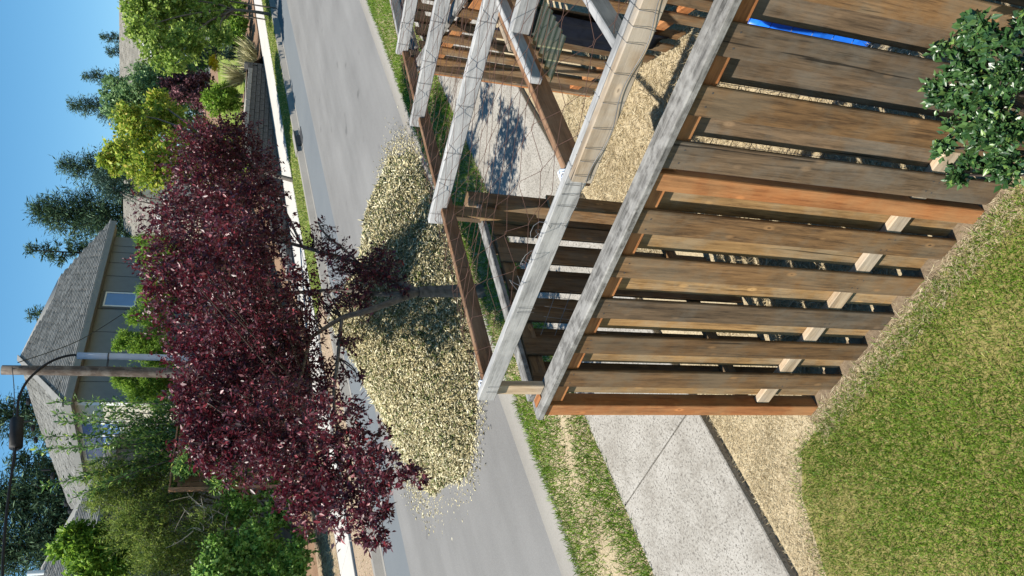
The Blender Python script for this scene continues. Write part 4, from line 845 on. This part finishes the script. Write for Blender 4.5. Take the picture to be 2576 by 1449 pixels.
for k, (x, y) in enumerate([(672, 50), (690, 20)]):
    p = gr(x, y, .13); v_, f_ = tubes([([p - np.array([0, 0, .1]), p + np.array([0.05 - .1 * k, 0, 1.7])], 0.03)], 7)
    o = wobj('tree_stake', v_, f_, M['polewood'], None); tag(o, ['thin wooden stake left of the young maple trunk', 'thin wooden stake right of the young maple trunk'][k], 'stake', 'stakes beside the young maple')

def conifer(label, tip, z0, rad, n_br, lm='conifer', seed=0, dens=26, group='conifers behind the houses'):
    tip = np.array(tip, float); h_ = tip[2] - z0; t = thing('conifer', label, 'tree', (tip[0], tip[1], z0), group)
    P, A, paths = [], [], [([(tip[0], tip[1], z0), (tip[0], tip[1], tip[2] - .2)], [0.02 * h_, 0.02])]
    for i in range(n_br):
        u = (i + rng.random()) / n_br; z = z0 + h_ * (0.10 + 0.90 * u); ln = rad * ((1 - u) ** 0.8) * rng.uniform(0.55, 1.15) + 0.25
        az = rng.uniform(0, 2 * np.pi); d = np.array([math.cos(az), math.sin(az), 0.30 * u + 0.02]); a = np.array([tip[0], tip[1], z])
        e = a + d * ln; br = curve(a, e, np.array([0, 0, -0.10 * ln]), 5); paths.append((br, np.linspace(0.035, 0.012, 5)))
        m_ = int(3.0 * (dens * ln / rad * 1.4 + 5)); tt = rng.uniform(0.12, 1, m_)[:, None]
        pts = (1 - tt) ** 2 * a + 2 * tt * (1 - tt) * ((a + e) / 2 + np.array([0, 0, -0.1 * ln])) + tt ** 2 * e + rng.normal(size=(m_, 3)) * np.array([.16, .16, .10]) * (rad / 3) * 1.2
        P.append(pts); A.append(d * 0.8 + rng.normal(size=(m_, 3)) * 0.6 + np.array([0, 0, -0.15]))
    v_, f_ = leaves(np.concatenate(P), np.concatenate(A), 0.30 * (rad / 3) ** 0.3, 0.062, 0.3); wobj('crown', v_, f_, M[lm], t)
    v_, f_ = tubes(paths, 4); wobj('trunk', v_, f_, M['bark_dark'], t); return t
conifer('broad dark conifer standing right of the grey house roof', onW(82, 530, 44), 5.5, 5.6, 420, dens=40)
conifer('slim sparse conifer just behind the roof slope', onW(66, 628, 40), 5.5, 1.9, 110)
conifer('dark conifer with a lower tip right of the broad one', onW(150, 415, 46), 5.8, 4.4, 260, dens=34)
conifer('pointed conifer above the yellow-green street tree', onW(173, 262, 48), 6.5, 3.6, 230, dens=30)
conifer('conifer tip rising above the grey-green tree', onW(209, 192, 50), 7, 3.0, 180)
conifer('small conifer tip beside the tan roof', onW(253, 92, 50), 8, 2.4, 150)
conifer('short conifer in the gap left of the tan roof', onW(268, 128, 49), 8, 2.2, 130)
conifer('tiny conifer tip showing over the roof ridge', onW(70, 792, 46), 6, 2.0, 110)
conifer('tall conifer behind the roof and the splice case', onW(-75, 1050, 44), 5, 4.0, 300, dens=34)
conifer('tall thin conifer between the splice case and dark conifers', onW(20, 1165, 42), 5, 2.2, 150)
conifer('large dark conifer above the left end of the roof', onW(-90, 1260, 42), 4, 4.6, 380, dens=40)
conifer('large dark conifer at the lower left corner', onW(-90, 1390, 43), 4, 5.0, 380, dens=40)
plant('blue_spruce', 'pale blue-green spruce beside the yellow-green street tree', 'tree', (30, 24.5, terr(30, 24.5)), [ball(x, y, r, 24.5) for x, y, r in [(260, 445, 25), (285, 475, 32), (300, 440, 30), (330, 480, 30)]], M['pine'], M['bark'], 160, 14, 0.2, 0.05, 0.1, twig_share=0)

# clipped-looking evergreens in front of the grey house
for lb, bl in (('bright green arborvitae at the right end of the house', [(365, 605, 24), (372, 645, 28), (410, 620, 40), (400, 680, 34), (450, 650, 48)]),
               ('bright green arborvitae under the house window', [(372, 735, 28), (395, 765, 40), (345, 800, 26), (405, 815, 44), (430, 740, 46)]),
               ('bright green arborvitae right of the grey riser conduit', [(318, 855, 26), (360, 870, 40), (405, 890, 46), (300, 875, 13)]),
               ('dark-bottomed arborvitae left of the utility pole', [(305, 955, 24), (340, 960, 38), (380, 980, 42), (420, 960, 44), (345, 1000, 22), (405, 1015, 28), (290, 940, 13)])):
    bs = [ball(x, y, r, 21.6) for x, y, r in bl]; c = np.mean([b_[0] for b_ in bs], axis=0)
    plant('arborvitae', lb, 'shrub', (c[0], 21.6, terr(c[0], 21.6)), bs, M['arbor'], M['bark'], 900, 24, 0.075, 0.022, 0.07, group='evergreens in front of the grey house', updir=0.55, tw=0.7, twig_share=0.1)
# tall leafy shoots
sb_ = onW(470, 1085, 21.0); sb_ = np.array([15.1, 21.0, terr(15.1, 21)])
sho = thing('laurel_shrub', 'laurel shrub with tall leafy shoots in front of the cream wall', 'shrub', sb_)
P, A, paths = [], [], []
for (x, y, dw) in [(128, 1012, 0), (140, 1040, .2), (150, 1060, -.2), (195, 1050, .3), (112, 1100, 0), (90, 1132, .2), (150, 1128, -.2), (185, 1100, .1), (108, 1224, 0), (160, 1215, .3), (178, 1256, -.2), (225, 1250, .2), (215, 1170, 0), (240, 1080, .4), (250, 1035, -.3), (270, 1120, -.3), (300, 1180, .2), (290, 1040, .3), (330, 1100, .3), (340, 1150, -.2), (300, 1075, 0), (260, 1020, .5)]:
    tp = onW(x, y, 21.0 + dw); st = sb_ + np.array([rng.normal() * .3, rng.normal() * .2, 1.2]); pth = curve(st, tp, np.array([0, 0, 0.5]) + rng.normal(size=3) * .12, 12); paths.append((pth, np.linspace(0.03, 0.006, 12)))
    n_ = 330; tt = rng.uniform(0.22, 1.0, n_) ; ip = np.stack([np.interp(tt, np.linspace(0, 1, 12), pth[:, k]) for k in range(3)], -1); tg = (tp - st) / np.linalg.norm(tp - st)
    rd_ = rng.normal(size=(n_, 3)); P.append(ip + rd_ * (0.10 * (1.25 - tt))[:, None]); A.append(tg * 0.7 + rd_ * 0.6)
bs = [ball(x, y, r, 21.0) for x, y, r in [(420, 1060, 45), (400, 1130, 50), (430, 1020, 35), (470, 1090, 45), (370, 1080, 40), (440, 1160, 40)]]
P2, A2, _ = crown(bs, 190, 15, 0.15, 0.06, 0.3); P.append(P2); A.append(A2)
v_, f_ = leaves(np.concatenate(P), np.concatenate(A), 0.125, 0.046, 0.3); wobj('foliage', v_, f_, M['laurel'], sho); v_, f_ = tubes(paths, 5); wobj('stems', v_, f_, M['bark'], sho)

# the thicket at the left
def shrub(name, label, bl, W, lm, ntw, per, ln, wd, base, **kw):
    bs = [ball(x, y, r, W + (dw[0] if dw else 0)) for x, y, r, *dw in bl]
    return plant(name, label, 'shrub', base, bs, lm, M['bark'], ntw, per, ln, wd, 0.06, **kw)
shrub('cypress_shrub', 'large olive green cypress shrub left of the laurel shoots', [(265, 1195, 50), (330, 1240, 70, .3), (400, 1195, 70, .2), (345, 1330, 70), (430, 1300, 85, .2), (480, 1220, 60, -.2), (480, 1400, 75, .3), (250, 1260, 35), (400, 1400, 60), (530, 1320, 55, -.4), (520, 1200, 40), (430, 1540, 80, .3), (350, 1520, 70, .3)], 21.4, M['cypress'], 2800, 22, 0.10, 0.02, (12.8, 21.4, terr(12.8, 21.4)), updir=0.5, tw=0.8)
shrub('laurel_bush', 'dark green laurel bush between the cedar fence and dead twigs', [(500, 1135, 40), (550, 1150, 45), (600, 1165, 40), (470, 1170, 36), (560, 1200, 40)], 20.2, M['laurel'], 500, 15, 0.11, 0.05, (13.5, 20.2, terr(13.5, 20.2)))
shrub('leafy_shrub', 'rounded bright green shrub top before the left roof', [(185, 1345, 34), (150, 1385, 26), (215, 1390, 50), (260, 1350, 42), (240, 1440, 60), (300, 1420, 50), (310, 1350, 36)], 22.6, M['arbor'], 800, 16, 0.13, 0.07, (11.6, 22.8, terr(11.6, 22.8)))
shrub('bramble', 'sunlit bramble thicket spilling towards the dirt bank', [(600, 1280, 60), (650, 1370, 70, -.2), (700, 1290, 48, -.4), (570, 1400, 70), (740, 1400, 50, -.5), (620, 1215, 38), (690, 1230, 34, -.2), (640, 1450, 70), (760, 1345, 26, -.6), (540, 1450, 60, -.3), (725, 1450, 55, -.4), (660, 1180, 28, .2), (690, 1560, 75, -.3), (580, 1570, 80), (760, 1540, 50, -.5)], 20.9, M['ivy'], 2100, 15, 0.10, 0.07, (11.3, 21.0, terr(11.3, 21)), droop=0.1)
paths = []
for q in range(46):
    x, y = R.uniform(480, 690), R.uniform(1170, 1340); a = onW(x, y, 20.75); d = np.array([R.uniform(-1, 1), R.uniform(-.4, .2), R.uniform(-.2, .9)]); e = a + d * R.uniform(.35, .9)
    c_ = curve(a, e, rng.normal(size=3) * .12, 6); paths.append((c_, np.linspace(0.016, 0.005, 6))); paths.append((curve(c_[3], c_[3] + rng.normal(size=3) * .3, rng.normal(size=3) * .05, 4), np.linspace(0.009, 0.004, 4)))
v_, f_ = tubes(paths, 4); tag(wobj('dead_branches', v_, f_, M['twig'], None), 'tangle of bleached dead twigs between cypress and bramble', 'branches', None, 'stuff')

# planting above the block wall
def garden(name, label, bl, W, lm, ntw, per, ln, wd, **kw):
    bs = [ball(x, y, r, W) for x, y, r in bl]; c = np.mean([b_[0] for b_ in bs], axis=0)
    return plant(name, label, 'shrub', (c[0], W, terr(c[0], W)), bs, lm, M['bark'], ntw, per, ln, wd, 0.05, twig_share=0, **kw)
garden('smoke_bush', 'dusky purple smoke bush above the block wall', [(425, 210, 20), (455, 195, 28), (485, 215, 32), (515, 205, 24), (500, 250, 30), (535, 235, 22), (450, 240, 24)], 21.2, M['smoke'], 420, 14, 0.12, 0.09)
garden('green_shrub', 'bushy green shrub on top of the block wall', [(530, 250, 24), (555, 230, 28), (565, 262, 28), (585, 240, 22), (540, 275, 20), (595, 265, 18)], 20.1, M['arbor'], 420, 15, 0.11, 0.05)
garden('mugo_pine', 'dark round pine left of the white window', [(455, 95, 22), (480, 115, 24)], 24.5, M['pine'], 140, 16, 0.2, 0.04)
garden('mugo_pine', 'dark round pine beside the yellow flowers', [(515, 130, 22), (545, 125, 22), (520, 155, 18)], 22.5, M['pine'], 170, 16, 0.18, 0.035)
garden('juniper', 'low blue-green juniper at the lawn edge', [(575, 125, 16), (590, 110, 15), (580, 140, 12)], 20.6, M['pine'], 130, 14, 0.14, 0.03)
garden('flower_bush', 'yellow flowering bush above the block wall', [(538, 158, 9), (545, 170, 8), (535, 148, 7)], 21.3, M['yellow'], 60, 12, 0.09, 0.07)
garden('low_hedge', 'rounded green hedge beside the mulch bed at right', [(588, 40, 22), (595, 70, 22), (600, 95, 20), (605, 20, 18), (580, 95, 16), (612, 60, 16)], 20.0, M['arbor'], 420, 15, 0.12, 0.08)
for k, (x, y) in enumerate([(600, 130), (596, 160), (604, 195)]):
    c = onW(x, y, 19.6); z0 = terr(c[0], 19.6); n_ = 420; az = rng.uniform(0, 2 * np.pi, n_)
    P = np.stack([c[0] + rng.normal(size=n_) * .12, 19.6 + rng.normal(size=n_) * .12, np.full(n_, z0)], -1); A = np.stack([np.cos(az) * .55, np.sin(az) * .55, rng.uniform(.5, 1.2, n_)], -1)
    v_, f_ = leaves(P, A, 0.85, 0.028, 0.2); o = wobj('ornamental_grass', v_, f_, M['tuft'], None)
    tag(o, ['right tuft of straw-coloured ornamental grass on the block wall', 'middle tuft of straw-coloured ornamental grass on the block wall', 'left tuft of straw-coloured ornamental grass on the block wall'][k], 'ornamental grass', 'ornamental grass tufts on the block wall')

# holly below the window, close to the viewer
HB = [(2440, 150, 55, 2.10), (2500, 230, 75, 2.0), (2420, 250, 55, 2.12), (2470, 330, 65, 2.05), (2540, 330, 70, 1.9), (2400, 320, 30, 2.15), (2440, 400, 32, 2.12), (2540, 420, 50, 2.0), (2560, 180, 70, 1.9), (2500, 110, 45, 2.0), (2390, 190, 25, 2.15)]
HB = [(x, y, r * 0.62, L) for x, y, r, L in HB] + [(2370, 120, 16, 2.15), (2365, 250, 18, 2.15), (2375, 370, 20, 2.15), (2410, 440, 22, 2.1), (2350, 210, 12, 2.18), (2430, 80, 20, 2.1), (2470, 60, 26, 2.0), (2460, 200, 30, 2.1), (2500, 290, 32, 2.0), (2570, 90, 40, 1.95), (2520, 390, 26, 2.05), (2480, 430, 20, 2.1)]
bs = []
for x, y, r, L in HB:
    c = onL(x, y, L); rr_ = r * np.linalg.norm(c - EYE) / F; bs.append((c, np.array([rr_ * .95] * 3)))
ho = thing('holly_bush', 'glossy dark holly bush in front of the slat fence', 'shrub', (2.0, 0.95, gh(2.0)))
P, A, TP = crown(bs, 400, 11, 0.026, 0.016, .3, 0.85, 0.8, 0.0, 0.5)
# spiny leaves: two crossed lobes per leaf
v1, f1 = leaves(P, A, 0.027, 0.0135, 0.6); v2, f2 = leaves(P + A / np.linalg.norm(A, axis=1)[:, None] * 0.004, A, 0.017, 0.020, -0.3)
wobj('foliage', np.concatenate([v1, v2]), np.concatenate([f1, f2 + len(v1)]), M['holly'], ho)
paths = [(curve((2.0, 0.95, gh(2)), c, rng.normal(size=3) * .05), np.linspace(0.014, 0.005, 7)) for c, r in bs] + [([a, b_], [0.003, 0.0015]) for a, b_ in TP[::2]]
v_, f_ = tubes(paths, 5); wobj('stems', v_, f_, M['bark_dark'], ho)

# ------------------------------------------------------------------ grass
def blades(name, label, L, W, z, hgt, wid, lean, lm, kind='stuff', flat=1.0):
    n_ = len(L); P = np.stack([L, W, z], -1); A = rng.normal(size=(n_, 3)) * lean; A[:, 2] = np.abs(rng.normal(size=n_) * .3 + 1) * flat
    A /= np.linalg.norm(A, axis=1)[:, None]; S = np.cross(A, rng.normal(size=(n_, 3))); S /= np.linalg.norm(S, axis=1)[:, None]
    h_ = (hgt * rng.uniform(.5, 1.35, n_))[:, None]; B_ = np.cross(A, S); m_ = P + A * h_ * .55; t = P + A * h_ + (B_ * .35 + np.array([0, 0, -.15])) * h_ * rng.uniform(0, 1, n_)[:, None]
    w_ = wid * .5; v = np.stack([P - S * w_, P + S * w_, m_ + S * w_ * .8, m_ - S * w_ * .8, t], 1).reshape(-1, 3); i = np.arange(n_)[:, None] * 5
    f = np.concatenate([i + np.array([q]) for q in ([0, 1, 2], [0, 2, 3], [3, 2, 4])])
    return tag(wobj(name, v, f, lm, None), label, 'grass', None, kind)
n_ = 205000; L = rng.uniform(-0.2, 2.42, n_); W = rng.uniform(0.5, 4.02, n_)
jit = rng.normal(size=n_) * 0.035; k_ = in_lawn(L + jit, W + jit); L, W = L[k_], W[k_]
pat = np.sin(2.1 * L + 1.3) * np.sin(1.7 * W + .4) + 0.6 * np.sin(4.3 * W - 2.2 * L) + 0.35 * np.sin(7 * L + 5 * W) + 0.3 * np.sin(13 * L - 4 * W); dens = rng.random(len(L)) < (0.78 + 0.16 * pat); L, W, pat = L[dens], W[dens], pat[dens]
dry = rng.random(len(L)) < np.clip(0.17 - 0.32 * pat, 0.03, 0.72)
M['blade_green'] = leafmat('green_blade', [(0, (0.07, 0.15, 0.012)), (0.6, (0.14, 0.24, 0.02)), (1, (0.24, 0.33, 0.04))], 0.5, 0.35, 0.3)
M['blade_dry'] = leafmat('dry_blade', [(0, (0.23, 0.24, 0.05)), (0.6, (0.34, 0.32, 0.09)), (1, (0.50, 0.44, 0.19))], 0.55, 0.3, 0.25)
blades('lawn_grass', 'green grass blades of the lawn before the slat fence', L[~dry], W[~dry], SL * L[~dry] + .002, 0.042, 0.0036, 0.6, M['blade_green'])
blades('dry_lawn_grass', 'yellowed grass blades mixed into the lawn', L[dry], W[dry], SL * L[dry] + .002, 0.038, 0.0034, 0.9, M['blade_dry'])
# straw between lawn and pavement and in the yard behind the fence
n_ = 46000; L = rng.uniform(0.2, 3.4, n_); W = rng.uniform(3.0, 4.07, n_); k_ = (~in_lawn(L - .02, W - .02)) & ((L < 2.40) | (W > 3.25)) & (rng.random(n_) < 0.55 + .45 * np.sin(5 * L + 3 * W) ** 2); L, W = L[k_], W[k_]
blades('dry_grass', 'matted dry grass between lawn and near pavement', L, W, SL * L - .004, 0.036, 0.0032, 1.6, M['straw'], flat=0.35)
n_ = 9500; L = rng.uniform(2.27, 2.445, n_) ; W = rng.uniform(0.3, 3.25, n_)
blades('fence_straw', 'straw lying along the foot of the slat fence', L - .03, W, SL * L + .003, 0.055, 0.003, 1.8, M['straw'], flat=0.2)
n_ = 42000; L = rng.uniform(2.6, 6.6, n_); W = rng.uniform(-0.3, 4.05, n_); k_ = (W < 3.1) | (L > 4.3); L, W = L[k_], W[k_]
blades('yard_straw', 'tall dry straw covering the fenced yard', L, W, SL * L, 0.11, 0.005, 1.3, M['straw'], flat=0.6)
# planting strip
n_ = 95000; L = rng.uniform(0.5, 19, n_); W = rng.uniform(5.58, 6.9, n_); cp = np.sin(1.7 * L) * np.sin(3 * W) + .5 * np.sin(4.1 * L + 2 * W)
bare = np.exp(-((W - 6.3 + 0.04 * L + .12 * np.sin(3.1 * L)) ** 2) / (.035 + .03 * np.sin(2.3 * L + 1))) * (L < 4.6) * (0.65 + .35 * np.sin(5 * L + 7 * W)); k_ = rng.random(n_) < (0.85 + 0.12 * cp - .85 * bare); L, W, cp = L[k_], W[k_], cp[k_]
dry = rng.random(len(L)) < np.clip(.2 - .2 * cp, .04, .5)
blades('strip_grass', 'green grass of the planting strip by the near kerb', L[~dry], W[~dry], SL * L[~dry] + .03, 0.075, 0.008, 0.6, M['blade_green'])
blades('strip_dry_grass', 'dry grass of the planting strip by the near kerb', L[dry], W[dry], SL * L[dry] + .03, 0.05, 0.008, 1.2, M['straw'])
n_ = 26000; L = rng.uniform(16, 46, n_); W = rng.uniform(15.47, 16.82, n_)
blades('verge_grass', 'short grass growing on the far verge', L, W, SL * L + .115, 0.07, 0.018, 0.7, M['blade'])

n_ = 9000; L = rng.uniform(2, 14.5, n_); W = rng.uniform(19.0, 21.2, n_); z_ = np.array([terr(a, b_) for a, b_ in zip(L, W)])
blades('bank_straw', 'dry stems littering the dirt bank across the street', L, W, z_ + .01, 0.16, 0.012, 1.6, M['straw'], flat=0.4)
n_ = 2600; L = rng.uniform(2, 16, n_); W = rng.uniform(15.5, 17.1, n_)
blades('verge_straw', 'dry stems on the dirt verge by the far kerb', L, W, SL * L + .09, 0.07, 0.012, 1.6, M['straw'], flat=0.4)
